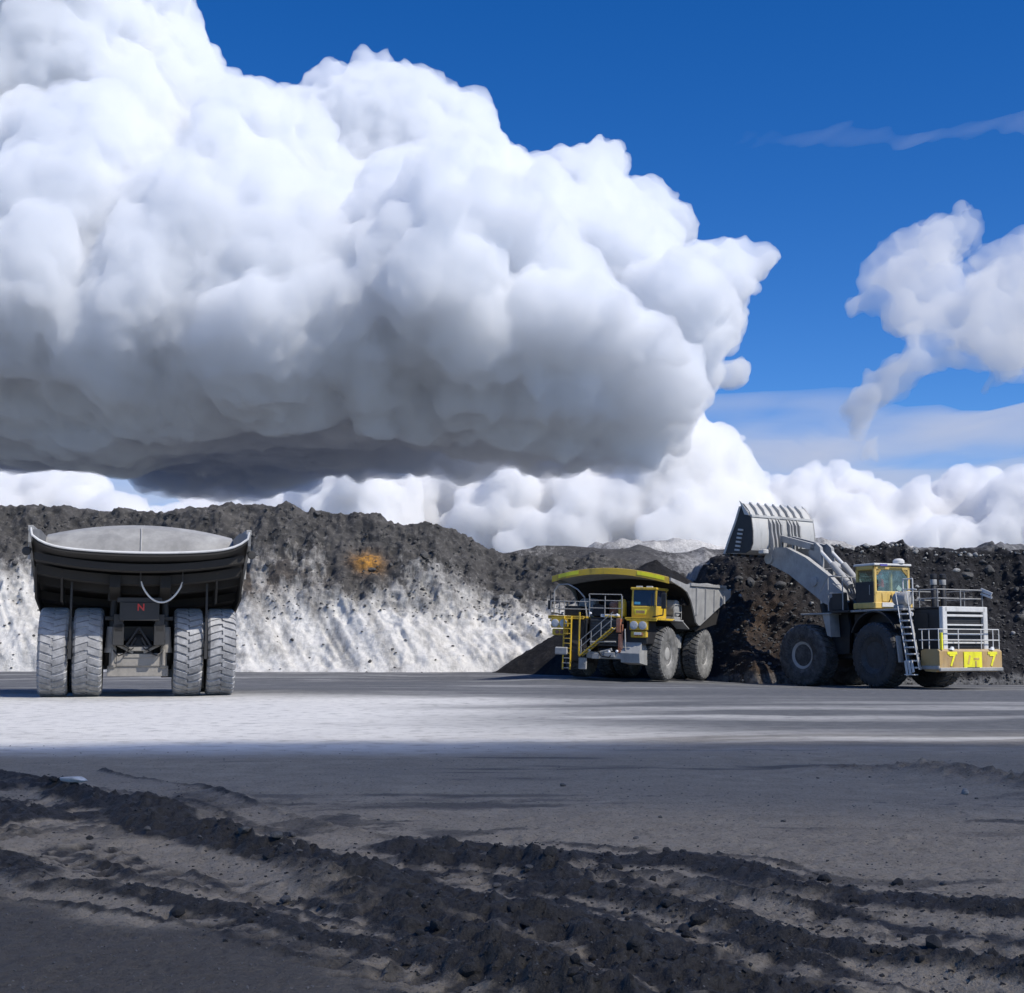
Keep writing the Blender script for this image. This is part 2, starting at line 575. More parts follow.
def ground_mat():
    m, nt, b = new_mat('mine_ground')
    n_big = tex_noise(nt, .35, 8, .62)
    n_mid = tex_noise(nt, 2.2, 8, .65)
    n_fine = tex_noise(nt, 26, 5, .7)
    n_speck = tex_noise(nt, 70, 3, .6)
    c = mixc(nt, ramp(nt, n_mid, .3, .7), (.255, .213, .152), (.43, .365, .27))
    c = mixc(nt, ramp(nt, n_big, .35, .7), c, (.285, .243, .182))
    c = mixc(nt, math_(nt, 'MULTIPLY', ramp(nt, n_fine, .52, .68), .6), c, (.33, .305, .262))
    c = mixc(nt, math_(nt, 'MULTIPLY', ramp(nt, n_fine, .48, .34), .65), c, (.065, .06, .052))
    c = mixc(nt, math_(nt, 'MULTIPLY', ramp(nt, n_speck, .68, .78), .6), c, (.42, .41, .40))
    rc = mixc(nt, ramp(nt, n_mid, .3, .7), (.085, .088, .092), (.150, .153, .158))
    c = mixc(nt, attr(nt, 'road'), c, rc)
    c = mixc(nt, math_(nt, 'MULTIPLY', attr(nt, 'stain'), .7), c, (.055, .053, .052))
    c = mixc(nt, math_(nt, 'MULTIPLY', attr(nt, 'damp'), .8), c, (.055, .052, .049))
    pn = math_(nt, 'MULTIPLY', attr(nt, 'pale'), ramp(nt, n_mid, .12, .5), True)
    c = mixc(nt, pn, c, (.70, .685, .65))
    mud_f = math_(nt, 'MULTIPLY', ramp(nt, math_(nt, 'ADD', attr(nt, 'mud'), math_(nt, 'MULTIPLY', math_(nt, 'SUBTRACT', n_mid, .5), .7)), .25, .62), .96, True)
    mudc = mixc(nt, ramp(nt, n_fine, .35, .75), (.014, .0135, .013), (.048, .046, .044))
    c = mixc(nt, mud_f, c, mudc)
    nt.links.new(c, b.inputs['Base Color'])
    nt.links.new(math_(nt, 'SUBTRACT', .9, math_(nt, 'MULTIPLY', mud_f, .22)), b.inputs['Roughness'])
    b.inputs['Specular IOR Level'].default_value = .3
    bp = N(nt, 'ShaderNodeBump', Strength=.9, Distance=.035)
    h = math_(nt, 'ADD', math_(nt, 'MULTIPLY', n_fine, .6), math_(nt, 'MULTIPLY', n_speck, .4))
    nt.links.new(h, bp.inputs['Height'])
    nt.links.new(bp.outputs[0], b.inputs['Normal'])
    return m
MAT['ground'] = ground_mat()
ground = tag(link('ground', me, MAT['ground']), kind='structure')

# ------------------------------------------------------------------ the cut banks
def bank_mat(name, dark_a, dark_b, pale_c):
    m, nt, b = new_mat(name)
    n1 = tex_noise(nt, .5, 9, .68)
    n2 = tex_noise(nt, 2.6, 8, .7)
    n3 = tex_noise(nt, 9, 5, .7)
    n4 = tex_noise(nt, 1.1, 8, .7, stretch=(1.6, .5, .45))
    c = mixc(nt, ramp(nt, n1, .32, .68), dark_a, dark_b)
    c = mixc(nt, math_(nt, 'MULTIPLY', ramp(nt, n2, .52, .72), .6), c, tuple(min(1, x * 2.3 + .004) for x in dark_b))
    c = mixc(nt, math_(nt, 'MULTIPLY', attr(nt, 'brown'), ramp(nt, n2, .3, .65)), c, (.105, .066, .038))
    c = mixc(nt, math_(nt, 'MULTIPLY', attr(nt, 'rusty'), ramp(nt, n2, .3, .6), True), c, (.55, .27, .05))
    p = math_(nt, 'ADD', attr(nt, 'pale'), math_(nt, 'MULTIPLY', math_(nt, 'SUBTRACT', n4, .5), 1.1))
    p = math_(nt, 'ADD', p, math_(nt, 'MULTIPLY', math_(nt, 'SUBTRACT', n2, .5), .45))
    p = ramp(nt, p, .20, .95)
    pc = mixc(nt, ramp(nt, n2, .35, .8), tuple(x * .86 for x in pale_c), pale_c)
    c = mixc(nt, p, c, pc)
    c = mixc(nt, math_(nt, 'MULTIPLY', ramp(nt, n3, .62, .72), .35), c, (.13, .125, .12))
    nt.links.new(c, b.inputs['Base Color'])
    b.inputs['Roughness'].default_value = .92
    b.inputs['Specular IOR Level'].default_value = .2
    bp = N(nt, 'ShaderNodeBump', Strength=.7, Distance=.25)
    nt.links.new(math_(nt, 'ADD', n2, math_(nt, 'MULTIPLY', n3, .5)), bp.inputs['Height'])
    nt.links.new(bp.outputs[0], b.inputs['Normal'])
    return m
MAT['bank'] = bank_mat('grey_bank_rock', (.045, .044, .044), (.105, .10, .096), (.76, .74, .70))
MAT['coal'] = bank_mat('black_coal_soil', (.009, .009, .010), (.021, .020, .021), (.2, .2, .2))  # very dark: the soil load, and the mound that stands in for shade
MAT['coal_bank'] = bank_mat('black_bank_rock', (.011, .011, .013), (.030, .030, .033), (.42, .42, .42))

def interp(x, pts):
    a = np.array(pts, float)
    return np.interp(x, a[:, 0], a[:, 1])

def bank(name, x0, x1, n, toe, crest, run, rough, colour, mat, rows=150, edge=None):
    xs = np.linspace(x0, x1, n)
    t = np.concatenate([np.linspace(-.06, 1, rows), 1 + np.linspace(0, 1, 26)[1:] ** 1.8 * 3.5])
    TT, XX = np.meshgrid(t, xs, indexing='ij')
    TT, XX = TT.ravel(), XX.ravel()
    P2 = np.stack([XX, TT * 14], 1)
    yt = interp(XX, toe) + 1.3 * noise2(np.stack([XX / 9, XX * 0], 1), 7) + .5 * noise2(np.stack([XX / 2.6, XX * 0], 1), 8)
    hc = interp(XX, crest) - (.5 if name == 'cut_bank' else .2) + .30 * noise2(np.stack([XX / 5, XX * 0], 1), 9) + .18 * noise2(np.stack([XX / 1.3, XX * 0], 1), 10)
    rn = interp(XX, run)
    tf = np.clip(TT, -.06, 1)
    g = np.where(tf < .55, tf * .92, .506 + (tf - .55) * 1.098)
    zb = ground_base(XX, yt)
    y = yt + rn * tf + np.maximum(TT - 1, 0) * 14
    z = zb + hc * g
    z = z - np.maximum(TT - 1.6, 0) * 1.2
    P3 = np.stack([XX, y, z], 1)
    amp = sstep(-.02, .10, TT) * sstep(4.6, 1.2, TT)
    dis = 1.1 * fbm(P3 / 7.5, 2, 201, f=vnoise) + .5 * fbm(P3 / 2.6, 2, 205, f=vnoise, billow=True) * (.35 + .65 * sstep(.35, .6, TT)) + (.34 * fbm(P3 / .9, 2, 209, f=vnoise, billow=True) + .22 * fbm(P3 / .34, 2, 213, f=vnoise)) * (.45 + .55 * sstep(.3, .6, TT + .2 * noise2(P2 / 5, 230)))
    gully = fbm(np.stack([XX / 1.5 + TT * 5.5, TT * 1.6 + XX / 30], 1), 4, 220, .6)
    dis = rough * amp * (dis + .55 * gully * sstep(.8, .4, TT))
    nrm = np.array([0, -.66, .75])
    P3 = P3 + nrm * dis[:, None]
    if edge is not None:
        P3 = edge(P3, XX, TT)
    at_ = colour(XX, TT, (z - zb) / np.maximum(hc, 1), P3)
    me = grid_mesh(name, P3, len(t), n, at_)
    return link(name, me, MAT[mat]), P3.reshape(len(t), n, 3)

TOE = [(-160, 120), (-60, 114), (-20, 111), (4, 110), (12, 111), (40, 114)]
CREST = [(-160, 16), (-45, 14.6), (-36, 14.3), (-30, 14.6), (-22, 14.0), (-11, 13.2), (-8, 12.6), (-5, 11.6), (-1, 10.7), (2, 10.3), (8, 10.2), (14, 9.0), (40, 8)]
def col_left(x, t, h, P):
    P2 = np.stack([x, t * 14], 1)
    lim = interp(x, [(-160, .5), (-42, .56), (-37, .50), (-32, .40), (-22, .42), (-10, .45), (0, .50), (6, .52), (14, .5)])
    diag = fbm(np.stack([x / 1.1 + t * 6.5, t * 2.2 + x / 25], 1), 4, 320, .62)
    p = sstep(.26, -.16, h - lim + .10 * fbm(P2 / 4.5, 3, 300) + .05 * fbm(P2 / np.array([1.2, 3.]), 3, 305)) * 1.0
    p = p * (.86 + .42 * diag - .30 * sstep(.15, .6, fbm(P2 / np.array([5., 3.]), 4, 318, .6)))
    p = np.maximum(p, .50 * sstep(-.15, .45, fbm(P2 / np.array([6., 5.]), 3, 310) + .5 * diag) * sstep(.95, .55, h))
    p = p - .55 * np.exp(-((x + 30.5) / 1.6) ** 2 - ((h - .2) / .14) ** 2) - .45 * np.exp(-((x + 37) / 1.2) ** 2 - ((h - .16) / .1) ** 2)
    rust = np.exp(-((x + 12.2) / 1.1) ** 2 - ((h - .70) / .055) ** 2) * 1.3
    brown = .5 * np.exp(-((x + 22) / 6) ** 2 - ((h - .55) / .12) ** 2)
    return {'pale': np.clip(p, 0, 1.1), 'brown': brown, 'rusty': rust}
bank_l, BL = bank('cut_bank', -62, 24, 600, TOE, CREST, [(-160, 13), (26, 11)], 1.0, col_left, 'bank')
tag(bank_l, kind='structure')

TOE_R = [(13.2, 106), (15.0, 99.5), (17, 96.5), (21, 96.5), (27, 97.5), (40, 96), (90, 95)]
CREST_R = [(13.2, 2.5), (14.0, 6.8), (15.0, 9.1), (16, 9.6), (22, 9.6), (24, 10.2), (30, 10.0), (40, 10.2), (90, 11)]
def col_right(x, t, h, P):
    P2 = np.stack([x, t * 14], 1)
    p = .55 * sstep(.985, 1.03, t) * sstep(-.3, .2, noise2(np.stack([x / 2.0, x * 0], 1), 333) + .2)
    p = np.maximum(p, .62 * np.exp(-((x - 39 - 5 * (h - .6) + .8 * noise2(P2 / 1.5, 5)) / .9) ** 2) * sstep(.2, .45, h))
    p = np.maximum(p, .4 * np.exp(-((h - .02) / .05) ** 2))
    br = np.exp(-((x - 17.5) / 3.2) ** 2) * sstep(1.02, .5, h) * np.clip(.55 + .7 * fbm(P2 / 2.2, 3, 340), 0, 1)
    return {'pale': np.clip(p, 0, 1), 'brown': br, 'rusty': np.zeros(len(x))}
bank_r, BR = bank('coal_bank', 13.2, 62, 400, TOE_R, CREST_R, [(13, 8), (18, 10), (72, 9)], .8, col_right, 'coal_bank')
tag(bank_r, kind='structure')

def ridge(name, pts, Yd, depth, mat, pale, seed):
    """a far spoil ridge: crest given by its outline, standing at distance Yd"""
    P = np.array([at(x, y, Yd) for x, y in pts])
    xs = np.linspace(P[0, 0], P[-1, 0], 320)
    t = np.linspace(-1, 1.4, 90)
    TT, XX = np.meshgrid(t, xs, indexing='ij')
    TT, XX = TT.ravel(), XX.ravel()
    hc = np.interp(XX, P[:, 0], P[:, 2])
    z = hc * np.maximum(1 - np.abs(TT) ** 1.25, -.05)
    P3 = np.stack([XX, Yd + TT * depth, z], 1)
    P3[:, 2] += (2.2 * fbm(P3 / 14, 4, seed, f=vnoise, billow=True) - .6) * sstep(1, .5, np.abs(TT)) * Yd / 200
    n = len(XX)
    me = grid_mesh(name, P3, len(t), len(xs), {'pale': np.clip(pale + .5 * fbm(P3 / 12, 3, seed + 9, f=vnoise), 0, 1), 'brown': np.zeros(n), 'rusty': np.zeros(n)})
    return tag(link(name, me, MAT[mat]), kind='structure')
ridge('spoil_hill', [(400, 600), (470, 556), (520, 550), (580, 551), (640, 552), (690, 557), (740, 552), (800, 560), (900, 600)], 165, 40, 'bank', .22, 500)
ridge('pale_spoil_hill', [(520, 600), (575, 553), (610, 547), (650, 543), (700, 546), (760, 550), (800, 545), (850, 548), (900, 546), (960, 547), (1020, 545), (1090, 560), (1200, 600)], 260, 60, 'bank', .72, 520)

# ------------------------------------------------------------------ clouds: closed bodies filled with scattering mist
def cloud_mat(name, free_path, colour=(1, 1, 1)):
    m = bpy.data.materials.new(name)
    m.use_nodes = True
    nt = m.node_tree
    nt.nodes.remove(nt.nodes['Principled BSDF'])
    pv = nt.nodes.new('ShaderNodeVolumePrincipled')
    pv.inputs['Color'].default_value = (*colour, 1)
    pv.inputs['Density'].default_value = 1 / free_path
    nt.links.new(pv.outputs[0], nt.nodes['Material Output'].inputs['Volume'])
    return m

def blob_mesh(P, Q, vox):
    m = bpy.data.meshes.new('blobs')
    m.from_pydata(P.tolist(), [], [])
    a = m.attributes.new('rad', 'FLOAT', 'POINT')
    a.data.foreach_set('value', Q.astype(np.float32))
    o = bpy.data.objects.new('blobs', m)
    COL.objects.link(o)
    g = bpy.data.node_groups.new('blobs', 'GeometryNodeTree')
    g.interface.new_socket('G', in_out='INPUT', socket_type='NodeSocketGeometry')
    g.interface.new_socket('G', in_out='OUTPUT', socket_type='NodeSocketGeometry')
    K = g.nodes
    gi, go, mp, na = K.new('NodeGroupInput'), K.new('NodeGroupOutput'), K.new('GeometryNodeMeshToPoints'), K.new('GeometryNodeInputNamedAttribute')
    na.data_type = 'FLOAT'
    na.inputs[0].default_value = 'rad'
    pv, vm = K.new('GeometryNodePointsToVolume'), K.new('GeometryNodeVolumeToMesh')
    pv.resolution_mode = 'VOXEL_SIZE'
    pv.inputs['Voxel Size'].default_value = vox
    pv.inputs['Density'].default_value = 1
    vm.inputs['Threshold'].default_value = .1
    l = g.links
    l.new(gi.outputs[0], mp.inputs['Mesh'])
    l.new(na.outputs[0], mp.inputs['Radius'])
    l.new(mp.outputs[0], pv.inputs['Points'])
    l.new(na.outputs[0], pv.inputs['Radius'])
    l.new(pv.outputs[0], vm.inputs[0])
    l.new(vm.outputs[0], go.inputs[0])
    md_ = o.modifiers.new('g', 'NODES')
    md_.node_group = g
    me = bpy.data.meshes.new_from_object(o.evaluated_get(bpy.context.evaluated_depsgraph_get()))
    bpy.data.objects.remove(o)
    bpy.data.node_groups.remove(g)
    return me

def remesh(me, vox):
    """one clean skin round the folds"""
    o = bpy.data.objects.new('skin', me)
    COL.objects.link(o)
    m = o.modifiers.new('skin', 'REMESH')
    m.mode = 'VOXEL'
    m.voxel_size = vox
    m.use_smooth_shade = True
    r = bpy.data.meshes.new_from_object(o.evaluated_get(bpy.context.evaluated_depsgraph_get()))
    bpy.data.objects.remove(o)
    return r

def cauliflower(cores, n2, n3, seed, f2=(.25, .55), f3=(.25, .6), rmin=0, up=.2):
    rg = np.random.default_rng(seed)
    C = np.array([c[:3] for c in cores])
    Q = np.array([c[3] for c in cores])
    def layer(C, Q, n, f):
        k = rg.choice(len(C), n, p=Q ** 2 / np.sum(Q ** 2))
        D = rg.normal(size=(n, 3))
        D[:, 2] += up
        D /= np.linalg.norm(D, axis=1)[:, None]
        s = f[0] + (f[1] - f[0]) * rg.random(n) ** 1.7
        return C[k] + D * (Q[k] * rg.uniform(.72, 1.02, n))[:, None], np.maximum(Q[k] * s, rmin)
    a, b = layer(C, Q, n2, f2)
    C2, Q2 = np.vstack([C, a]), np.concatenate([Q, b])
    a3, b3 = layer(C2, Q2, n3, f3)
    return np.vstack([C2, a3]), np.concatenate([Q2, b3])

def warp_field(V, scales, seed):
    for i, (l, a) in enumerate(scales):
        V = V + a * np.stack([vnoise(V / l + 3.7 * k, seed + 7 * i + k) for k in range(3)], 1)
    return V

def cloud(name, cores, n2, n3, seed, vox, free_path, scales, label=None, base=None, rmin=0, f2=(.25, .55), f3=(.25, .6), squash=None, colour=(1, 1, 1), kind=None, billow=(), aniso=0.0):
    P, Q = cauliflower(cores, n2, n3, seed, f2, f3, rmin)
    me = blob_mesh(P, Q, vox)
    V = np.empty(len(me.vertices) * 3)
    me.vertices.foreach_get('co', V)
    V = warp_field(V.reshape(-1, 3), scales, seed)
    if base is not None:
        zb, soft = base
        k_ = np.clip(1 - (V[:, 2] - zb) / 180, 0, 1)
        V[:, 1] += 230 * k_ ** 1.6 * np.clip((3600 - V[:, 1]) / 600, 0, 1)
        zb = zb + soft * vnoise(V / np.array([420., 420., 1e6]), seed + 50) + .4 * soft * vnoise(V / np.array([120., 120., 1e6]), seed + 51)
        low = V[:, 2] < zb
        V[low, 2] = zb[low] - (zb[low] - V[low, 2]) * .16
    if squash is not None:
        V = squash(V)
    me.vertices.foreach_set('co', V.astype(np.float32).ravel())
    for i, (l, a) in enumerate(billow):           # cauliflower detail along the surface normal
        me.update()
        nv = np.empty(len(V) * 3, np.float32)
        me.vertices.foreach_get('normal', nv)
        nz = 1 - 2.2 * np.abs(vnoise(V / l, seed + 300 + i))
        V = V + nv.reshape(-1, 3) * (a * nz * (.45 + .55 * np.clip(vnoise(V / (l * 5), seed + 340 + i) + .6, 0, 1.4)))[:, None]
        me.vertices.foreach_set('co', V.astype(np.float32).ravel())
    me = remesh(me, vox)
    me.materials.clear()
    me.materials.append(cloud_mat(name + '_mist', free_path, colour))
    me.materials[0].node_tree.nodes['Principled Volume'].inputs['Anisotropy'].default_value = aniso
    me.update()
    o = link(name, me)
    return tag(o, label, 'cloud') if label else tag(o, kind=kind or 'structure')

def cores_px(lst):
    return [(*at(x, y, Yd), r * Yd / F) for x, y, Yd, r in lst]

main = cores_px([
    (-120, 70, 3500, 190), (-70, 210, 3200, 180), (40, 130, 3300, 190), (-15, 85, 3700, 100), (55, 118, 3600, 86), (60, 250, 3000, 140),
    (175, 180, 3300, 120), (190, 165, 3500, 72), (255, 230, 3100, 120), (150, 290, 2950, 110), (300, 180, 3400, 80),
    (378, 158, 3500, 62), (386, 132, 3500, 42), (420, 170, 3400, 80), (400, 240, 3100, 100), (350, 300, 2900, 90), (470, 215, 3400, 85), (530, 200, 3500, 70),
    (580, 170, 3500, 48), (560, 250, 3300, 90), (610, 240, 3400, 65), (648, 228, 3500, 40), (640, 290, 3200, 60), (690, 265, 3300, 48), (725, 264, 3300, 26), (745, 252, 3300, 11),
    (480, 320, 2850, 85), (580, 320, 2850, 75), (540, 350, 2800, 60), (620, 360, 3000, 65), (676, 335, 3200, 37), (706, 350, 3300, 18),
    (250, 340, 2850, 90), (120, 360, 2900, 90), (0, 350, 2900, 110), (-60, 365, 2850, 110)])
main = [(x, y, z, r * .84) for x, y, z, r in main]
rg = np.random.default_rng(4)
for px in np.arange(-140, 600, 26):
    ymax = np.interp(px, [-420, 0, 200, 300, 400, 560, 650, 700], [3100, 3250, 3650, 3500, 3050, 2760, 2740, 2720])
    for Yd in np.arange(2680, ymax, 150):
        r = rg.uniform(150, 215)
        main.append(((px - 512) / F * Yd, Yd, 450 + r * rg.uniform(.55, 1.0), r))
if CLOUDS: cloud('cumulus_cloud', main, 520, 11000, 3, 6.2, 34, [(420, 95), (160, 38), (62, 15), (26, 6.5), (12, 3)],
      'huge white cumulus cloud with billowing top and flat dark grey base', base=(450, 40), rmin=14, f2=(.2, .5), f3=(.2, .55), colour=(.972, .983, 1), billow=((85, 15), (42, 10), (20, 7)))

frag = cores_px([(1004, 207, 3000, 9), (990, 214, 3000, 11), (965, 216, 3000, 14), (940, 222, 3000, 18), (915, 232, 3000, 22), (890, 248, 3000, 22), (870, 266, 3000, 20), (858, 284, 3000, 16),
                 (900, 285, 3000, 28), (935, 300, 3000, 30), (970, 300, 2950, 34), (1005, 290, 2950, 38), (1045, 290, 2950, 46), (1090, 300, 2950, 50), (950, 335, 2950, 28), (990, 340, 2900, 28), (1030, 340, 2900, 30), (900, 325, 2950, 22), (925, 355, 2950, 20),
                 (870, 365, 2950, 20), (858, 388, 2950, 19), (880, 378, 2950, 20), (850, 412, 2950, 15), (846, 430, 2950, 9), (862, 402, 2950, 15), (895, 350, 2950, 20)])
if CLOUDS: cloud('ragged_cloud', frag, 200, 3400, 21, 5.5, 85, [(300, 110), (110, 44), (44, 18), (20, 8)], 'small ragged grey and white cloud alone in the blue sky, clear of the big cumulus', rmin=7, f3=(.14, .5), billow=((60, 12), (28, 7), (14, 4)))
if CLOUDS: cloud('cloud_scrap', cores_px([(866, 446, 2900, 6), (876, 441, 2900, 8), (884, 448, 2900, 6), (860, 456, 2900, 3.5)]), 24, 160, 23, 4.5, 60, [(120, 40), (40, 14), (16, 5)],
      'tiny torn scrap of grey cloud under the ragged cloud', rmin=5, f3=(.25, .5))

farc = cores_px([(-60, 520, 9500, 45), (20, 512, 9500, 28), (70, 512, 9500, 26), (120, 522, 9500, 30), (200, 515, 9500, 35), (270, 505, 9000, 35),
                 (335, 498, 8500, 42), (380, 500, 8600, 38), (350, 470, 8600, 18), (430, 485, 8800, 40), (480, 495, 8800, 48), (530, 475, 8800, 42), (575, 465, 8800, 38), (620, 468, 8600, 42), (665, 470, 8500, 46),
                 (695, 458, 8400, 36), (715, 485, 8400, 34), (600, 515, 8500, 50), (680, 520, 8500, 48), (520, 525, 8500, 48), (760, 505, 8600, 26), (785, 488, 8600, 22), (806, 470, 8600, 16), (815, 490, 8600, 20), (840, 512, 8600, 26),
                 (880, 518, 9000, 26), (915, 510, 9000, 24), (950, 505, 9000, 24), (985, 512, 9000, 26), (1040, 522, 9000, 34), (1120, 520, 9200, 50)])
farc += cores_px([(x_, random.uniform(538, 560), random.uniform(8300, 9300), random.uniform(26, 58)) for x_ in range(-120, 1160, 30)])
if CLOUDS: cloud('distant_cumulus', farc, 300, 6000, 31, 15.5, 66, [(700, 150), (260, 60), (110, 26), (50, 10)], 'distant bank of bright white cumulus low over the pit rim', rmin=24, f2=(.2, .6), f3=(.15, .6), billow=((210, 32), (100, 20), (48, 13)))

def sheet(name, x0, x1, y0, y1, z, th, free_path, seed, label):
    """a thin level layer of cloud with a torn front edge"""
    nx, ny = 160, 60
    xs = np.linspace(x0, x1, nx)
    v = np.linspace(0, 1, ny)
    VV, XX = np.meshgrid(v, xs, indexing='ij')
    VV, XX = VV.ravel(), XX.ravel()
    front = y0 + (y1 - y0) * .10 * fbm(np.stack([XX / 2500, XX * 0], 1), 4, seed)
    Yv = front + (y1 - front) * VV ** 1.6
    prof = np.clip(np.minimum(VV * 9, (1 - VV) * 9), 0, 1) * np.clip(np.minimum(XX - x0, x1 - XX) / ((x1 - x0) * .06), 0, 1)
    hgt = prof * th * np.clip(.55 + .8 * fbm(np.stack([XX / 1800, Yv / 2600], 1), 4, seed + 5), .04, 1.4)
    top = np.stack([XX, Yv, z + hgt], 1)
    bot = np.stack([XX, Yv, z - hgt * .3], 1)
    a = np.arange(nx * ny).reshape(ny, nx)
    q = np.stack([a[:-1, :-1], a[:-1, 1:], a[1:, 1:], a[1:, :-1]], -1).reshape(-1, 4)
    k = nx * ny
    rim = np.concatenate([a[0, :], a[1:, -1], a[-1, -2::-1], a[-2:0:-1, 0]])
    rq = [(int(rim[i]), int(rim[(i + 1) % len(rim)]), int(rim[(i + 1) % len(rim)] + k), int(rim[i] + k)) for i in range(len(rim))]
    me = bpy.data.meshes.new(name)
    me.from_pydata(np.vstack([top, bot]).tolist(), [], q.tolist() + (q[:, ::-1] + k).tolist() + [r[::-1] for r in rq])
    me.update()
    return tag(link(name, me, cloud_mat(name + '_mist', free_path)), label, 'cloud')
if CLOUDS: sheet('veil_cloud', -26000, 26000, 14500, 42000, 2550, 90, 480, 61, 'thin pale veil of level cloud low in the sky behind the cumulus')
# wisps of high cloud
wc = []
for i in range(60):
    f = i / 59
    px = 770 + 330 * f
    wc.append((*at(px, 141 - 16 * max(0, f - .4) ** 1.2 * 2 + random.uniform(-5, 5), 12000), random.uniform(50, 95) * (.6 + .9 * f)))
if CLOUDS: cloud('cirrus_wisp', wc, 10, 160, 71, 26, 2200, [(900, 160), (300, 70)], 'faint white wisp of high thin cloud in the deep blue sky', rmin=20,
      squash=lambda V: np.stack([V[:, 0] + 2.2 * (V[:, 2] - V[:, 2].mean()), V[:, 1], V[:, 2]], 1))

# unseen low cloud behind the camera, shaped to shade the muddy foreground
sh = []
rs = np.random.default_rng(9)
k = 150 / SUN_DIR.z
def lift(gx, gy, dz=0):
    p = np.array([gx, gy, 0]) + np.array(SUN_DIR) * (k + dz)
    return p
for gx in np.arange(-90, 120, 11):
    for gy in np.arange(-120, 6, 11):
        sh.append((*lift(gx + rs.uniform(-3, 3), gy + rs.uniform(-3, 3), rs.uniform(-6, 6)), rs.uniform(11, 16)))
for gx in np.arange(-90, 120, 2.2):
    e = np.interp(gx, [-40, -12, -8.5, -6, -3, 60], [19, 21.5, 23.2, 25.2, 25.8, 26])
    r = rs.uniform(3.5, 5.5)
    for q_ in range(9):
        sh.append((*lift(gx, e - r + rs.uniform(-.4, .2), -20 + 5 * q_ + rs.uniform(-1, 1)), r))
    sh.append((*lift(gx, e - r - 6, rs.uniform(-4, 4)), 7))
if CLOUDS: cloud('low_cloud', sh, 10, 60, 81, 1.6, 30, [(40, .6), (9, .5)], rmin=2, aniso=.5)

# ------------------------------------------------------------------ wheels
_tyre = {}
def tyre_mesh(R_, W, lugs, depth, key, tyre_kind='truck'):
    """carcass turned about Y with staggered tread blocks, outer side at +y"""
    if key in _tyre:
        return _tyre[key]
    b = MB()
    rb, h = R_ * .415, W / 2
    rt = R_ - depth
    prof = [(rb, -h * .72), (rb * 1.12, -h * .86), (R_ * .62, -h * .99), (R_ * .76, -h), (R_ * .88, -h * .965), (rt * .965, -h * .90), (rt, -h * .78)]
    prof = prof + [(rt, -h * .3), (rt, h * .3)] + [(r, -a) for r, a in prof[::-1]]
    b.lathe(prof, n=56)
    rnd = random.Random(3)
    for s in (-1, 1):
        for i in range(lugs):
            t0 = 2 * math.pi * (i + (.5 if s > 0 else 0)) / lugs
            da = 2 * math.pi / lugs * (.36 if tyre_kind == 'truck' else .33)
            slant = 2 * math.pi / lugs * .45
            jt = rnd.uniform(-.02, .02)
            sec = [(.05 * h, R_, rt - .02, slant), (.45 * h, R_, rt - .02, slant * .5), (.80 * h, R_ * .995, rt * .97, .0), (.965 * h, R_ * .94, rt * .90, -slant * .1), (1.0 * h, R_ * .87, R_ * .85, -slant * .15)]
            rings = []
            for y, ro, ri, sl in sec:
                w = da * (1 if y < .9 * h else .85)
                ring = []
                for rr, tt in ((ro, -w), (ro, w), (ri, w * 1.15), (ri, -w * 1.15)):
                    a = t0 + tt + sl + jt
                    ring.append((rr * math.cos(a), s * y, rr * math.sin(a)))
                rings.append(ring)
            b.loft(rings, closed=True, caps=True)
    if tyre_kind == 'loader':         # moulded ribs round the sidewall
        for s in (-1, 1):
            for i in range(44):
                a0 = 2 * math.pi * i / 44
                rings = []
                for rr, y in ((R_ * .56, h * .955), (R_ * .68, h * 1.0)):
                    rings.append([(rr * math.cos(a0 + q), s * (y + e_), rr * math.sin(a0 + q)) for q, e_ in ((-.03, -.03), (-.02, .035), (.03, .035), (.04, -.03))])
                b.loft(rings, closed=True, caps=True)
    if tyre_kind == 'truck':          # centre blocks
        for i in range(lugs):
            t0 = 2 * math.pi * (i + .25) / lugs
            w = 2 * math.pi / lugs * .2
            ring = []
            for y in (-.16 * h, .16 * h):
                ring.append([(rr * math.cos(t0 + tt), y, rr * math.sin(t0 + tt)) for rr, tt in ((R_ * .998, -w), (R_ * .998, w), (rt - .02, w), (rt - .02, -w))])
            b.loft(ring, closed=True, caps=True)
    _tyre[key] = b.mesh('tyre', 30)
    return _tyre[key]

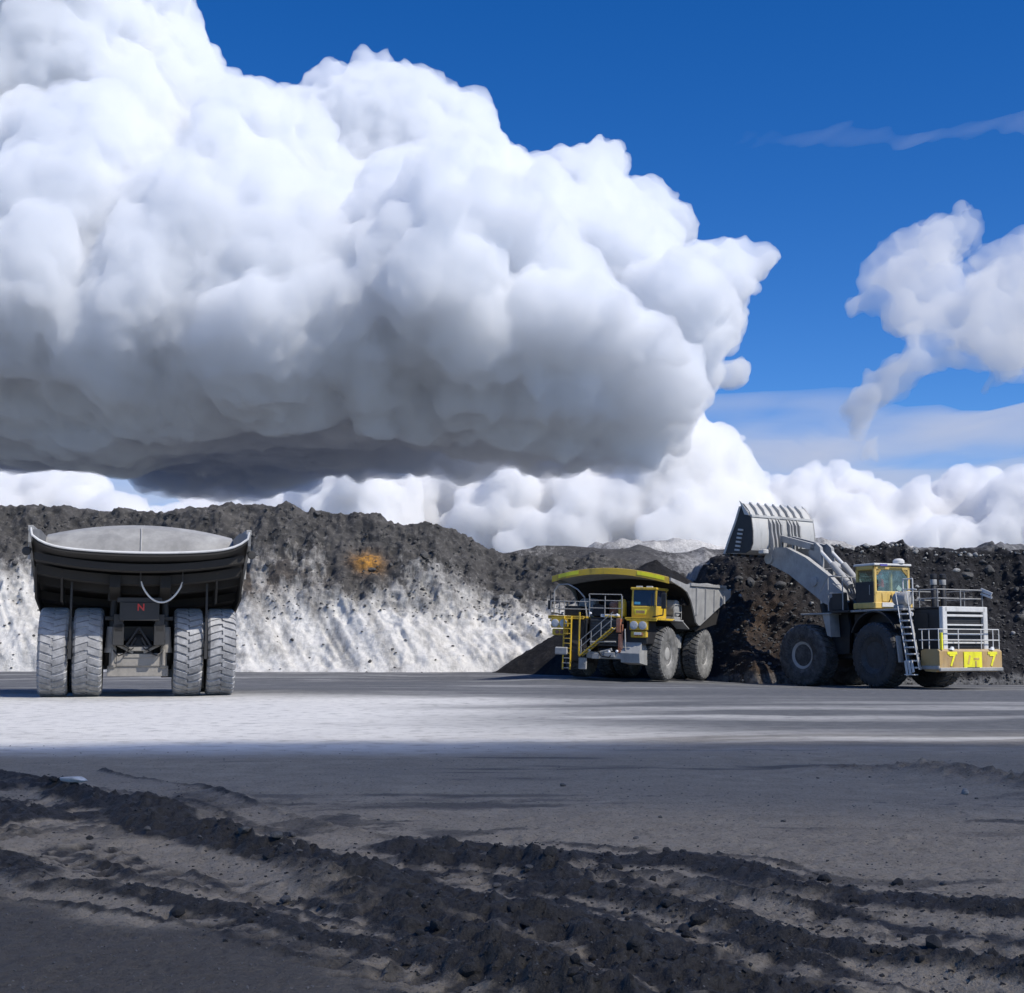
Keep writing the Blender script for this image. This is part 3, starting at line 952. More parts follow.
_rim = {}
def rim_mesh(R_, W, style):
    k = (R_, W, style)
    if k in _rim:
        return _rim[k]
    b = MB()
    rb, h = R_ * .415, W / 2
    if style == 'front':
        prof = [(rb * 1.0, -h * .72), (rb * 1.07, -h * .70), (rb * 1.0, -h * .6), (rb * .98, h * .55), (rb * 1.08, h * .78), (rb * 1.03, h * .80), (rb * .94, h * .6), (rb * .88, h * .12), (rb * .62, h * .08), (rb * .60, h * .62), (rb * .54, h * .74), (rb * .30, h * .78), (rb * .05, h * .78)]
    elif style == 'rear':
        prof = [(rb * 1.0, -h * .72), (rb * 1.07, -h * .70), (rb * 1.0, -h * .6), (rb * .98, h * .5), (rb * 1.08, h * .78), (rb * 1.02, h * .80), (rb * .93, h * .5), (rb * .90, -h * .05), (rb * .70, -h * .10), (rb * .66, h * .35), (rb * .60, h * .62), (rb * .45, h * .70), (rb * .05, h * .72)]
    else:                              # loader: deep dish, stepped rings
        prof = [(rb * 1.0, -h * .72), (rb * 1.07, -h * .70), (rb * 1.0, -h * .6), (rb * .98, h * .5), (rb * 1.10, h * .74), (rb * 1.05, h * .77), (rb * .98, h * .70), (rb * .90, h * .62), (rb * .86, h * .2), (rb * .66, h * .12), (rb * .60, h * .30), (rb * .40, h * .42), (rb * .20, h * .44), (rb * .04, h * .46)]
    b.lathe(prof, n=40)
    nb = 22
    for i in range(nb):                # wheel nuts
        t = 2 * math.pi * i / nb
        r = rb * (.76 if style != 'rear' else .52)
        y = h * (.10 if style == 'front' else (.15 if style == 'loader' else .66))
        c = Vector((r * math.cos(t), y, r * math.sin(t)))
        b.tube(c, c + Vector((0, .07, 0)), .028, 6)
    _rim[k] = b.mesh('rim', 30)
    return _rim[k]

def wheel(parent, c, R_, W, side, style, tyre_mat, rim_mat, lugs=34, depth=.075, spin=0, kind='truck', sidewall=None, T=None):
    """one wheel at c; side +1 puts the dished face at +y"""
    w = bpy.data.objects.new('wheel', None)
    COL.objects.link(w)
    w.parent = parent
    w.empty_display_size = .3
    w.location = c
    w.rotation_euler = (0, spin, 0 if side > 0 else math.pi)
    if T is not None:
        w.matrix_local = T @ Matrix.Translation(c) @ Matrix.Rotation(0 if side > 0 else math.pi, 4, 'Z') @ Matrix.Rotation(spin, 4, 'Y')
    me = tyre_mesh(R_, W, lugs, depth, (R_, W, lugs, depth, tyre_mat, sidewall), kind)
    if not me.materials:
        me.materials.append(MAT[tyre_mat])
        if sidewall:
            me.materials.append(MAT[sidewall])
            for p in me.polygons:
                c_ = p.center
                if abs(p.normal.y) > .72 and math.hypot(c_.x, c_.z) < R_ * .95:
                    p.material_index = 1
    link('tyre', me, None, w)
    rm = rim_mesh(R_, W, style)
    o = bpy.data.objects.new('rim', rm)
    if not rm.materials:
        rm.materials.append(MAT[rim_mat])
    COL.objects.link(o)
    o.parent = w
    if rm.materials[0] != MAT[rim_mat]:
        o.material_slots[0].link = 'OBJECT'
        o.material_slots[0].material = MAT[rim_mat]
    return w

def rail(b, pts, r=.028, n=6):
    for p, q in zip(pts[:-1], pts[1:]):
        b.tube(p, q, r, n)

def text_mesh(txt, size, depth):
    cu = bpy.data.curves.new('lettering', 'FONT')
    cu.body = txt
    cu.size = size
    cu.extrude = depth
    cu.align_x = 'CENTER'
    cu.align_y = 'CENTER'
    cu.offset = size * .02
    o = bpy.data.objects.new('lettering', cu)
    COL.objects.link(o)
    me = bpy.data.meshes.new_from_object(o.evaluated_get(bpy.context.evaluated_depsgraph_get()))
    bpy.data.objects.remove(o)
    return me

# ------------------------------------------------------------------ rigid haul truck: x forward, y left, z up, origin under the rear axle
def haul_truck(loc, heading, label, rear_tyres, front_side, paint, lift=0.0):
    t = empty('haul_truck', loc, heading)
    tag(t, label, 'haul truck', 'haul trucks in the pit')
    RW, WW = 1.775, 1.14
    for s in (1, -1):
        wheel(t, (5.9, s * 2.85, RW), RW, WW, s, 'front', 'rubber', 'hub', spin=.2, sidewall=front_side)
        for k, y in enumerate((3.23, 1.93)):
            wheel(t, (0, s * y, RW - .005), RW, WW, s if k == 0 else -s, 'rear', rear_tyres[0 if s > 0 else 1][0], 'hub', depth=rear_tyres[0 if s > 0 else 1][1], spin=.13 * (k + 1) + s, sidewall=front_side)
    # frame
    b = MB()
    for s in (1, -1):
        b.box((3.2, s * .78, 2.45), (10.2, .42, .85))
        b.box((-1.2, s * .78, 2.9), (1.4, .36, .7))
    for x in (-.7, 1.8, 4.2, 7.6):
        b.box((x, 0, 2.5), (.5, 1.9, .6))
    b.box((7.9, 0, 1.55), (1.6, 3.2, .5))
    b.build('frame', 'dark', t)
    b = MB()                          # rear crossmember that carries the red letter
    b.box((-2.02, 0, 3.35), (.16, 1.5, .72))
    b.box((-1.9, 0, 3.8), (.3, 1.7, .2))
    cm = b.build('rear_crossmember', 'dark', t)
    # rear axle
    b = MB()
    b.lathe([(.45, -1.4), (.62, -1.25), (.70, -.7), (.88, -.45), (.92, 0), (.88, .45), (.70, .7), (.62, 1.25), (.45, 1.4)], (0, 0, RW), 'Y', 28)
    b.lathe([(.05, -1.15), (.38, -1.12), (.55, -1.0), (.68, -.6), (.7, -.2)], (0, 0, RW + .15), 'X', 24)
    b.build('axle_housing', 'dark', t)
    b = MB()                          # pale dusty carrier box under the differential
    b.box((-1.0, 0, 1.45), (.35, 1.75, .55), ch=.06)
    b.box((-1.14, 0, 1.62), (.16, 1.15, .16))
    b.box((-.8, 0, 1.02), (.6, 2.35, .42))
    b.box((-1.22, 0, 1.9), (.2, .75, .18))
    for s in (1, -1):
        b.box((-1.05, s * .98, 1.52), (.3, .26, .75), ch=.04)
        b.tube((-1.25, s * .98, 1.25), (-1.25, s * .98, 1.9), .07)
        b.bar((-1.2, s * .2, 1.75), (-1.15, s * .8, 2.05), .1)
    b.build('axle_carrier', 'axle', t)
    b = MB()                          # lattice of the differential guard
    for s in (1, -1):
        b.bar((-1.3, 0, 2.75), (-1.28, s * .48, 2.0), .09)
        b.bar((-1.3, s * .1, 2.35), (-1.28, s * .3, 2.0), .07)
    b.box((-1.27, 0, 2.0), (.1, 1.1, .09))
    b.build('differential_guard', 'black', t)
    for s in (1, -1):                 # rear struts
        b = MB()
        b.tube((-1.05, s * 1.08, 1.9), (-1.0, s * 1.02, 2.75), .21, 16)
        b.tube((-1.05, s * 1.08, 1.75), (-1.05, s * 1.08, 1.95), .24, 16)
        st = b.build('rear_strut', 'axle', t)
        b = MB()
        b.tube((-1.0, s * 1.02, 2.7), (-.9, s * .98, 3.9), .14, 14)
        b.box((-.9, s * .98, 3.95), (.4, .5, .3))
        b.box((-1.02, s * 1.0, 3.1), (.35, .62, .16))
        b.build('rod', 'dark', st)
        b = MB()                      # hoist ram
        b.tube((2.4, s * 1.35, 1.9), (1.9, s * 1.35, 4.2), .22, 14)
        b.build('hoist_ram', 'dark', t)
    b = MB()                          # brake hoses
    for s in (1, -1):
        b.path([(-1.25, s * .25, 1.98), (-1.42, s * .5, 1.72), (-1.4, s * .75, 1.62), (-1.3, s * .95, 1.85)], .03, 6)
        b.path([(-1.25, s * .1, 2.0), (-1.38, s * .3, 1.85), (-1.35, s * .6, 2.05), (-1.15, s * .85, 2.4)], .025, 6)
    b.build('brake_hose', 'black', t)
    # dump body
    HW = 4.0 if paint == 'grey' else 4.15
    tray = bpy.data.objects.new('dump_body', None)
    COL.objects.link(tray)
    tray.parent = t
    NY = 33
    def row(x, z, curve, hw=HW, dx=0, lip=0):
        """curve > 0 sags in the middle, < 0 arches"""
        return [(x + dx * (k_ / (NY - 1) * 2 - 1) ** 2, hw * (k_ / (NY - 1) * 2 - 1), z + curve * (k_ / (NY - 1) * 2 - 1) ** 2 + lip * abs(k_ / (NY - 1) * 2 - 1) ** 9) for k_ in range(NY)]
    floor_rows = [row(-3.9, 5.52, .24, HW - .02, 0, .36), row(-3.2, 5.30, .26, HW, 0, .34), row(-2.0, 4.92, .32, HW, 0, .25), row(-.5, 4.42, .38), row(1.2, 3.88, .36), row(2.5, 3.48, .34), row(3.0, 3.62, .3), row(3.4, 4.35, .1), row(3.85, 5.4 + lift * .4, -.2), row(4.45, 6.35 + lift * .8, -.35), row(5.2, 6.78 + lift, -.45)]
    th = .14
    low = [[(x + .0, y * .995, z - th) for x, y, z in r] for r in floor_rows]
    b = MB()
    b.loft(floor_rows)
    fl = b.build('tray_floor', 'tray', tray, 40)
    b = MB()
    b.loft(low)
    b.loft([[p for p in floor_rows[0]], [p for p in low[0]]])
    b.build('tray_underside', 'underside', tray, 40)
    # rim along the tail edge, lit and worn
    b = MB()
    b.path([(-3.95, -HW - .03, 6.40)] + [(p[0] - .02, p[1], p[2] + .01) for p in floor_rows[0]] + [(-3.95, HW + .03, 6.40)], .045, 8)
    b.build('tail_rim', 'pale', tray)
    b = MB()                           # welded seam up the headboard
    b.path([(x - .03, 0, z + .02) for x, _, z in (r[NY // 2] for r in floor_rows)], .035, 6)
    b.build('weld_seam', 'grey', tray)
    for k_ in range(2, NY - 2, 2):     # bolt heads across the headboard foot
        p_, q_ = floor_rows[7][k_], floor_rows[8][k_]
        c_ = Vector(p_).lerp(Vector(q_), .55)
        b = MB()
        b.box(c_, (.16, .22, .1), ch=.02)
        b.build('bolt', 'dark', tray)
    # canopy
    can = [row(5.2, 6.78 + lift, -.45), row(6.0, 7.0 + lift, -.5), row(7.2, 7.12 + lift * .8, -.52, HW, -.1), row(8.5, 7.2 + lift * .6, -.55, HW, -.35)]
    b = MB()
    b.loft(can)
    b.loft([[(x, y, z - .1) for x, y, z in r] for r in can])
    cn = b.build('canopy', 'tray' if paint == 'grey' else 'pale', tray, 40)
    b = MB()
    fr = can[-1]
    b.loft([[(x + .0, y, z + .04) for x, y, z in fr], [(x + .09, y, z + .02) for x, y, z in fr], [(x + .09, y, z - .37) for x, y, z in fr], [(x - .02, y, z - .37) for x, y, z in fr], [(x - .02, y, z - .02) for x, y, z in fr]])
    b.build('canopy_band', 'yellow', cn, 40)
    for y0, y1 in ((2, 8), (24, 31)):   # brighter strips near both ends
        b = MB()
        seg = fr[y0:y1 + 1]
        b.loft([[(x + .105, y, z + .0) for x, y, z in seg], [(x + .11, y, z - .24) for x, y, z in seg], [(x + .095, y, z - .25) for x, y, z in seg]])
        b.build('reflective_strip', 'bright_yellow', cn, 40)
    for s in (1, -1):
        b = MB()
        outer = [(-3.9, 5.86), (-3.95, 6.42), (-3.7, 6.33), (-2.6, 6.45), (1.0, 6.62 + lift * .3), (5.2, 6.36 + lift), (8.1, 6.66 + lift * .6), (8.1, 6.46 + lift * .6), (6.0, 6.10), (5.0, 5.85), (4.35, 5.4), (3.75, 4.7), (3.2, 3.9), (2.7, 3.7), (2.4, 3.7), (-2.0, 5.2), (-3.2, 5.6)]
        b.prism(outer, s * HW, s * (HW + .10))
        b.build('tray_side', 'tray' if paint == 'grey' else 'grey', tray, 20)
        b = MB()
        b.bar((-2.6, s * (HW + .12), 6.5), (4.6, s * (HW + .12), 6.38 + lift * .7), .2, .2)
        b.build('top_rail', 'grey', tray)
        for x0, z0, x1, z1 in ((-2.3, 5.3, -2.3, 6.15), (-.3, 4.75, -.3, 6.2), (1.5, 4.2, 1.5, 6.2), (3.3, 4.4, 3.3, 6.2)):
            b = MB()
            b.bar((x0, s * (HW + .13), z0), (x1, s * (HW + .13), z1), .24, .14, up=(0, 1, 0))
            b.build('side_rib', 'grey', tray)
    for x, z, d in ((-3.3, 5.12, .26), (-2.2, 4.74, .34), (-1.1, 4.38, .3), (.6, 3.86, .32), (2.2, 3.4, .3)):   # bolsters following the curved floor
        b = MB()
        rr = row(x, z, .40, 3.9)
        b.loft([[(px_ - .16, y, zz_) for px_, y, zz_ in rr], [(px_ - .14, y, zz_ - d) for px_, y, zz_ in rr], [(px_ + .14, y, zz_ - d - .06) for px_, y, zz_ in rr], [(px_ + .16, y, zz_ - .06) for px_, y, zz_ in rr]])
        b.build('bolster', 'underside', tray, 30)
    for s in (1, -1):
        b = MB()
        b.bar((-2.6, s * .95, 4.5), (2.4, s * .95, 3.15), .4, .5)
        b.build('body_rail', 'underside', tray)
        b = MB()                       # rock guard plates beside the outer tyres
        b.prism([(-2.5, 5.0), (-1.7, 3.85), (.6, 3.55), (2.5, 3.3), (2.5, 3.6), (-.5, 4.5)], s * 3.86, s * 3.94)
        b.prism([(-2.4, 4.9), (-1.75, 3.72), (.2, 3.62), (.2, 4.4), (-1.5, 4.7)], s * 2.9, s * 2.98)
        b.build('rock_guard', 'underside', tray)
        b = MB()                       # rock ejector bar between the twin tyres
        b.bar((-1.75, s * 2.58, 4.5), (-1.78, s * 2.58, 1.55), .09, .12)
        b.bar((-1.78, s * 2.58, 2.2), (-1.78, s * 2.58, 1.5), .12, .16)
        b.build('rock_ejector', 'dark', t)
        b = MB()
        b.lathe([(.05, 0), (.14, .01), (.17, .06), (.13, .16), (.04, .18)], (-3.5, s * 4.18, 5.55), 'X', 14)
        b.tube((-3.4, s * 4.0, 5.62), (-3.4, s * 4.2, 5.56), .04)
        b.build('tail_lamp', 'dark', tray)
    # deck, hood, front end
    b = MB()
    b.box((7.3, 2.55, 3.98), (3.2, 2.2, .14))
    b.box((7.3, -2.75, 3.98), (3.2, 2.6, .14))
    b.box((6.6, 0, 3.98), (1.9, 3.0, .14))
    dk = b.build('deck', 'yellow', t)
    b = MB()
    b.box((8.86, -2.75, 3.94), (.08, 2.6, .2))
    b.build('deck_edge', 'yellow', dk)
    b = MB()
    b.box((8.86, 2.6, 3.94), (.08, 2.1, .2))
    b.build('deck_edge', 'yellow', dk)
    b = MB()
    b.box((7.2, 0, 3.05), (3.0, 2.3, 1.9), ch=.08)
    b.box((6.2, 0, 4.6), (1.2, 1.9, 1.1), ch=.05)
    hd = b.build('hood', 'black', t)
    b = MB()
    b.box((8.74, 0, 3.02), (.06, 2.05, 1.7))
    gr = b.build('grille', 'mesh', hd)
    for k_ in range(9):
        b = MB()
        b.box((8.79, 0, 2.3 + .18 * k_), (.05, 2.0, .035), ch=.005)
        b.build('slat', 'black', gr)
    for s in (1, -1):
        b = MB()                       # front fender wall and light box
        b.box((7.9, s * 2.2, 3.1), (1.5, 1.5, 1.5), ch=.06)
        b.build('fender', 'black', t)
        ly = 2.4 if s > 0 else 3.2
        b = MB()
        b.box((8.75, s * ly, 3.55), (.3, 1.25, .62), ch=.05)
        b.box((8.7, s * ly, 2.98), (.3, 1.1, .42), ch=.05)
        lb = b.build('light_box', 'yellow', t)
        for q in (-.3, .3):
            b = MB()
            b.lathe([(.27, 0), (.27, .05), (.22, .07), (.04, .05)], (8.9, s * ly + q, 3.55), 'X', 18)
            b.build('headlight', 'lamp', lb)
        b = MB()
        b.lathe([(.13, 0), (.13, .05), (.03, .06)], (8.86, s * ly - .15, 2.98), 'X', 12)
        b.lathe([(.13, 0), (.13, .05), (.03, .06)], (8.86, s * ly + .2, 2.98), 'X', 12)
        b.build('indicator', 'rust', lb)
        b = MB()                       # bumper horn
        b.prism([(7.6, 1.0), (8.9, 1.15), (9.0, 1.75), (8.6, 2.55), (8.2, 2.7), (7.4, 1.6)], s * 1.9 - .65, s * 1.9 + .65)
        b.build('bumper', 'grey' if s > 0 else 'dark', t, 20)
        b = MB()
        b.tube((5.9, s * 2.0, 1.9), (6.2, s * 1.7, 3.6), .26, 14)
        b.build('front_strut', 'dark', t)
    b = MB()
    b.box((8.7, .1, 1.55), (.5, 2.6, .42), ch=.05)
    b.box((8.95, .5, 1.62), (.3, .7, .3))
    b.box((8.95, -.5, 1.5), (.25, .5, .36))
    b.tube((8.9, -.2, 1.75), (8.9, .6, 1.95), .1)
    b.build('front_beam', 'grey', t)
    b = MB()
    b.box((8.85, 1.15, 2.35), (.22, .22, 1.2))
    b.box((8.85, 1.05, 3.5), (.3, .3, .9))
    b.build('stair_post', 'rust', t)
    for x, y, z in ((9.12, -.95, 1.85), (9.12, 1.0, 1.85), (9.1, -.95, 4.25), (9.1, .95, 4.18), (9.12, .45, 1.8)):
        b = MB()
        b.lathe([(.08, -.08), (.09, .0), (.07, .04), (.03, .05)], (x - .1, y, z), 'X', 12)
        b.build('work_lamp', 'lamp_white', t)
    # diagonal stairway across the grille
    sx = 9.15
    st = bpy.data.objects.new('stairway', None)
    COL.objects.link(st)
    st.parent = t
    p0, p1 = Vector((sx, -1.45, 1.45)), Vector((sx, .85, 3.35))
    for dx in (0, .55):
        b = MB()
        b.bar(p0 + Vector((dx - .25, 0, 0)), p1 + Vector((dx - .25, 0, 0)), .07, .2, up=(1, 0, 0))
        b.build('stringer', 'yellow', st)
    for k_ in range(8):
        q = p0.lerp(p1, (k_ + .5) / 8)
        b = MB()
        b.box((q.x + .03, q.y, q.z + .05), (.5, .26, .05))
        b.build('step', 'grey', st)
    for off in (.55, 1.0):
        b = MB()
        b.tube(p0 + Vector((.3, 0, off)), p1 + Vector((.3, 0, off)), .028, 6)
        for f_ in (.05, .35, .65, .95):
            q = p0.lerp(p1, f_) + Vector((.3, 0, 0))
            if off > .9:
                b.tube(q, q + Vector((0, 0, 1.0)), .026, 6)
        b.build('handrail', 'grey', st)
    # upright ladder
    ld = bpy.data.objects.new('ladder', None)
    COL.objects.link(ld)
    ld.parent = t
    for y in (-2.8, -2.28):
        b = MB()
        b.bar((9.05, y, .55), (9.0, y, 4.05), .07, .14, up=(1, 0, 0))
        b.build('stringer', 'yellow', ld)
    b = MB()
    b.bar((9.0, -1.7, 1.5), (9.0, -1.7, 4.3), .09, .09, up=(1, 0, 0))
    b.build('grab_post', 'yellow', ld)
    for k_ in range(11):
        b = MB()
        b.box((9.06, -2.54, .65 + k_ * .32), (.16, .46, .05))
        b.build('rung', 'grey' if k_ < 3 else 'yellow', ld)
    # deck railings
    b = MB()
    for z in (4.5, 5.0):
        rail(b, [(6.2, -3.9, z), (8.8, -3.9, z), (8.8, -1.1, z)])
        rail(b, [(8.8, -1.1, z + .1), (8.8, 1.2, z + .1)])
    rail(b, [(8.8, -1.1, 5.05), (8.8, -1.15, 5.5), (8.8, 1.15, 5.5), (8.8, 1.2, 4.05)])
    for x, y in ((6.2, -3.9), (7.5, -3.9), (8.8, -3.9), (8.8, -2.9)):
        b.tube((x, y, 4.0), (x, y, 5.02), .03, 6)
    for y in (-1.1, 0, 1.2):
        b.tube((8.8, y, 4.0), (8.8, y, 5.4), .03, 6)
    b.build('deck_railing', 'grey', t)
    b = MB()                           # arched guard at the corner of the deck
    rail(b, [(8.3, -3.9, 4.05), (8.3, -3.9, 5.7), (8.3, -3.6, 6.1), (8.3, -2.9, 6.15), (8.3, -2.2, 5.8), (8.3, -1.7, 5.3), (8.3, -1.5, 4.05)], .05)
    b.build('guard_hoop', 'grey', t)
    # boxes and filters on the deck
    b = MB()
    b.lathe([(.1, 0), (.42, .02), (.45, .1), (.45, .85), (.38, .95), (.1, 1.0)], (7.3, .15, 4.1), 'Z', 18)
    b.build('air_filter', 'rust', t)
    b = MB()
    b.lathe([(.1, 0), (.26, .02), (.28, .1), (.28, .95), (.2, 1.1), (.1, 1.15)], (7.9, .85, 4.1), 'Z', 16)
    b.build('extinguisher_tank', 'yellow', t)
    b = MB()
    b.box((7.4, -.9, 4.45), (.9, .8, .8), ch=.05)
    b.box((7.6, -2.6, 4.4), (1.2, 1.2, .65), ch=.05)
    b.build('control_box', 'black', t)
    b = MB()
    b.box((8.6, .3, 4.12), (.4, 1.2, .2))
    b.build('vent_cover', 'pale', t)
    for p_, q_, r_, m_ in (((8.9, 1.3, 2.0), (8.9, 1.3, 3.6), .06, 'rust'), ((8.9, 1.55, 1.9), (8.95, 1.5, 3.3), .05, 'grey'), ((9.0, -.9, 2.4), (9.0, .9, 2.45), .05, 'grey'), ((8.95, -1.25, 2.2), (8.95, -1.2, 3.9), .06, 'black'), ((8.95, .1, 4.1), (8.95, 1.15, 4.05), .05, 'yellow')):
        b = MB()
        b.tube(p_, q_, r_, 8)
        b.build('pipe', m_, t)
    b = MB()
    b.path([(9.0, -.3, 1.8), (9.1, .0, 1.5), (9.1, .5, 1.45), (9.0, .8, 1.8)], .05, 7)
    b.build('front_hose', 'black', t)
    b = MB()
    b.box((8.95, -2.9, 1.75), (.5, .9, .5), ch=.06)
    b.build('battery_box', 'grey', t)
    b = MB()
    b.box((9.1, -1.35, .98), (.16, .55, .75), ch=.03)
    b.box((9.2, -1.35, 1.1), (.06, .35, .3), ch=.01)
    b.build('fold_step', 'grey', t)
    b = MB()
    b.box((9.0, 2.4, 3.02), (.06, .5, .16), ch=.01)
    b.build('number_plate', 'pale', t)
    # cab
    cab = bpy.data.objects.new('cab', None)
    COL.objects.link(cab)
    cab.parent = t
    cy_, cw = 2.55, 1.7
    b = MB()
    b.box((7.5, cy_, 4.42), (1.9, cw, .78), ch=.05)
    b.box((7.45, cy_, 5.92), (2.15, cw + .1, .16), ch=.05)
    for x in (6.6, 8.38):
        for y in (-1, 1):
            b.bar((x, cy_ + y * (cw / 2 - .06), 4.75), (x - (.08 if x > 8 else 0), cy_ + y * (cw / 2 - .06), 5.9), .12, .12)
    b.box((6.6, cy_, 5.3), (.1, cw - .1, 1.1))
    b.build('cab_shell', 'yellow', cab)
    b = MB()
    b.box((8.37, cy_, 5.33), (.03, cw - .2, 1.0), Matrix.Rotation(-.06, 3, 'Y'), ch=.005)
    b.build('windscreen', 'dark_glass', cab)
    for y in (-1, 1):
        b = MB()
        b.box((7.5, cy_ + y * (cw / 2 - .05), 5.33), (1.6, .03, 1.0), ch=.005)
        b.build('side_window', 'dark_glass', cab)
    b = MB()
    b.box((8.41, cy_ - .45, 4.98), (.02, .4, .16))
    b.build('sticker', 'blue', cab)  # small blue patch at the foot of the windscreen
    b = MB()
    b.box((8.47, cy_ - .2, 4.42), (.03, .8, .32))
    b.build('reflective_panel', 'bright_yellow', cab)
    b = MB()
    b.box((8.49, cy_ - .2, 4.42), (.03, .62, .2))
    b.build('badge_panel', 'ochre', cab)
    for y in (-.35, .35):
        b = MB()
        b.box((8.3, cy_ + y, 6.04), (.25, .42, .1))
        b.build('roof_lamp', 'lamp', cab)
    b = MB()
    b.bar((8.45, cy_ + .55, 4.75), (8.45, cy_ + .55, 5.6), .03)
    b.build('wiper', 'black', cab)
    # mirrors
    for y, z0 in ((4.0, 4.6), (-4.05, 4.2)):
        s = 1 if y > 0 else -1
        b = MB()
        rail(b, [(8.4, y - s * .9, 4.1), (8.6, y - s * .05, 4.25), (8.6, y, 5.7)], .04)
        b.box((8.6, y, z0 + .55), (.14, .32, 1.0 if s > 0 else .6), ch=.04)
        b.build('mirror', 'black', t)
    # tanks behind the cab
    for s in (1, -1):
        b = MB()
        b.lathe([(.1, -.62), (.5, -.6), (.58, -.5), (.58, .5), (.5, .6), (.1, .62)], (4.75, s * 2.9, 4.75), 'Y', 22)
        b.box((4.75, s * 2.9, 4.1), (1.1, 1.2, .2))
        b.build('air_tank', 'grey', t)
        b = MB()
        rail(b, [(5.6, s * 3.55, 4.05), (5.6, s * 3.55, 5.0), (4.2, s * 3.55, 5.0), (4.2, s * 3.55, 4.05)])
        rail(b, [(5.6, s * 3.55, 4.5), (4.2, s * 3.55, 4.5)])
        b.build('side_railing', 'grey', t)
        b = MB()
        b.box((3.6, s * 2.2, 2.5), (2.0, 1.7, 1.1), ch=.2)
        b.build('fuel_tank', 'grey', t)
        b = MB()                       # ledge over the front wheel
        b.box((5.2, s * 3.2, 3.95), (1.6, 1.2, .1))
        b.bar((4.4, s * 3.3, 3.9), (3.2, s * 3.3, 3.45), .9, .08)
        b.build('wheel_cover', 'grey', t)
    return t

Y1 = 57.0
x1 = (140.5 - 512) / F * Y1
truck_a = haul_truck((x1, Y1, GZ(x1, Y1)), R(90 + 15.0), 'haul truck seen from behind, empty grey tray and four white dusted rear tyres',
                     (('rubber_pale', .045), ('rubber_pale', .085)), 'rubber_side', 'grey', lift=.45)
# things only the rear view shows
me = text_mesh('N', .38, .02)
o = link('red_letter', me, MAT['red'], truck_a)
o.matrix_local = Matrix.Translation((-2.115, -.05, 3.5)) @ Matrix(((0, 0, -1, 0), (-1, 0, 0, 0), (0, 1, 0, 0), (0, 0, 0, 1)))
b = MB()
pts = [(-2.5, -.02 - 1.58 * f, 4.5 - .80 * (1 - (2 * f - 1) ** 2) ** .8) for f in np.linspace(0, 1, 19)]
b.path(pts, .035, 8)
b.build('hanging_hose', 'rope', truck_a)
b = MB()
for y in (0, -1.6):
    b.bar((-2.5, y, 4.3), (-2.5, y, 4.95), .06)
b.build('hose_bracket', 'dark', truck_a)

aF = R(4.8 + 22.5)
fwd = np.array([-math.sin(aF), -math.cos(aF)])
lft = np.array([math.cos(aF), -math.sin(aF)])
wl = np.array([(666 - 512) / F * 92.4, 92.4])
rear = wl - lft * 3.3 - fwd * 5.9
truck_b = haul_truck((rear[0], rear[1], GZ(*rear) + .14), math.atan2(fwd[1], fwd[0]), 'yellow fronted haul truck with arched canopy, parked beside the raised loader bucket',
                     (('rubber', .075), ('rubber', .075)), 'rubber_side', 'yellow')

truck_b.rotation_euler = (R(-2.0), 0, truck_b.rotation_euler.z)

# heap of soil in its tray
def heap():
    nx, ny = 60, 48
    xs, ys = np.linspace(-3.3, 4.6, nx), np.linspace(-3.9, 3.9, ny)
    XX, YY = np.meshgrid(xs, ys, indexing='ij')
    XX, YY = XX.ravel(), YY.ravel()
    r = np.sqrt(((XX - .4) / 4.1) ** 2 + (YY / 3.95) ** 2)
    z = 5.9 + 2.3 * np.clip(1 - r, -.25, 1) ** 1.0 + .25 * fbm(np.stack([XX, YY], 1) / .9, 4, 700, billow=True)
    edge = np.maximum(np.abs(YY) / 3.9, np.abs(XX - .65) / 3.95)
    z = np.where(edge > .97, 5.0, z)
    me = grid_mesh('soil_load', np.stack([XX, YY, z], 1), nx, ny, {'pale': np.zeros(nx * ny), 'brown': np.zeros(nx * ny), 'rusty': np.zeros(nx * ny)})
    o = link('soil_load', me, MAT['coal'])
    o.location = truck_b.location
    o.rotation_euler = truck_b.rotation_euler
    return tag(o, 'heap of black soil loaded in the tray of the yellow fronted truck', 'soil heap')
heap()

# dark mound standing in for the shade at the foot of the white slope
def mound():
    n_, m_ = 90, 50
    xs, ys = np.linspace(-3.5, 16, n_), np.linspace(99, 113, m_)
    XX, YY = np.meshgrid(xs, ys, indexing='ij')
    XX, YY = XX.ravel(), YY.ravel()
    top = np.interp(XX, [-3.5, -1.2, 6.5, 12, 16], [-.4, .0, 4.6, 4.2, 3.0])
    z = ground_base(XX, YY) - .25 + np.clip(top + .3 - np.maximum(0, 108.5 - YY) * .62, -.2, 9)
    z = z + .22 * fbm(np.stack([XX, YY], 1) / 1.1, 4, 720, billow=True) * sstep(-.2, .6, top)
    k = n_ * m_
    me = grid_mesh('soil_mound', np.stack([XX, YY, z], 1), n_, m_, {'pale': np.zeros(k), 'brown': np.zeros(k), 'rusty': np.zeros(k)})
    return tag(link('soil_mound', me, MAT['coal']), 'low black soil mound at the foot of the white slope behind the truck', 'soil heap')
mound()

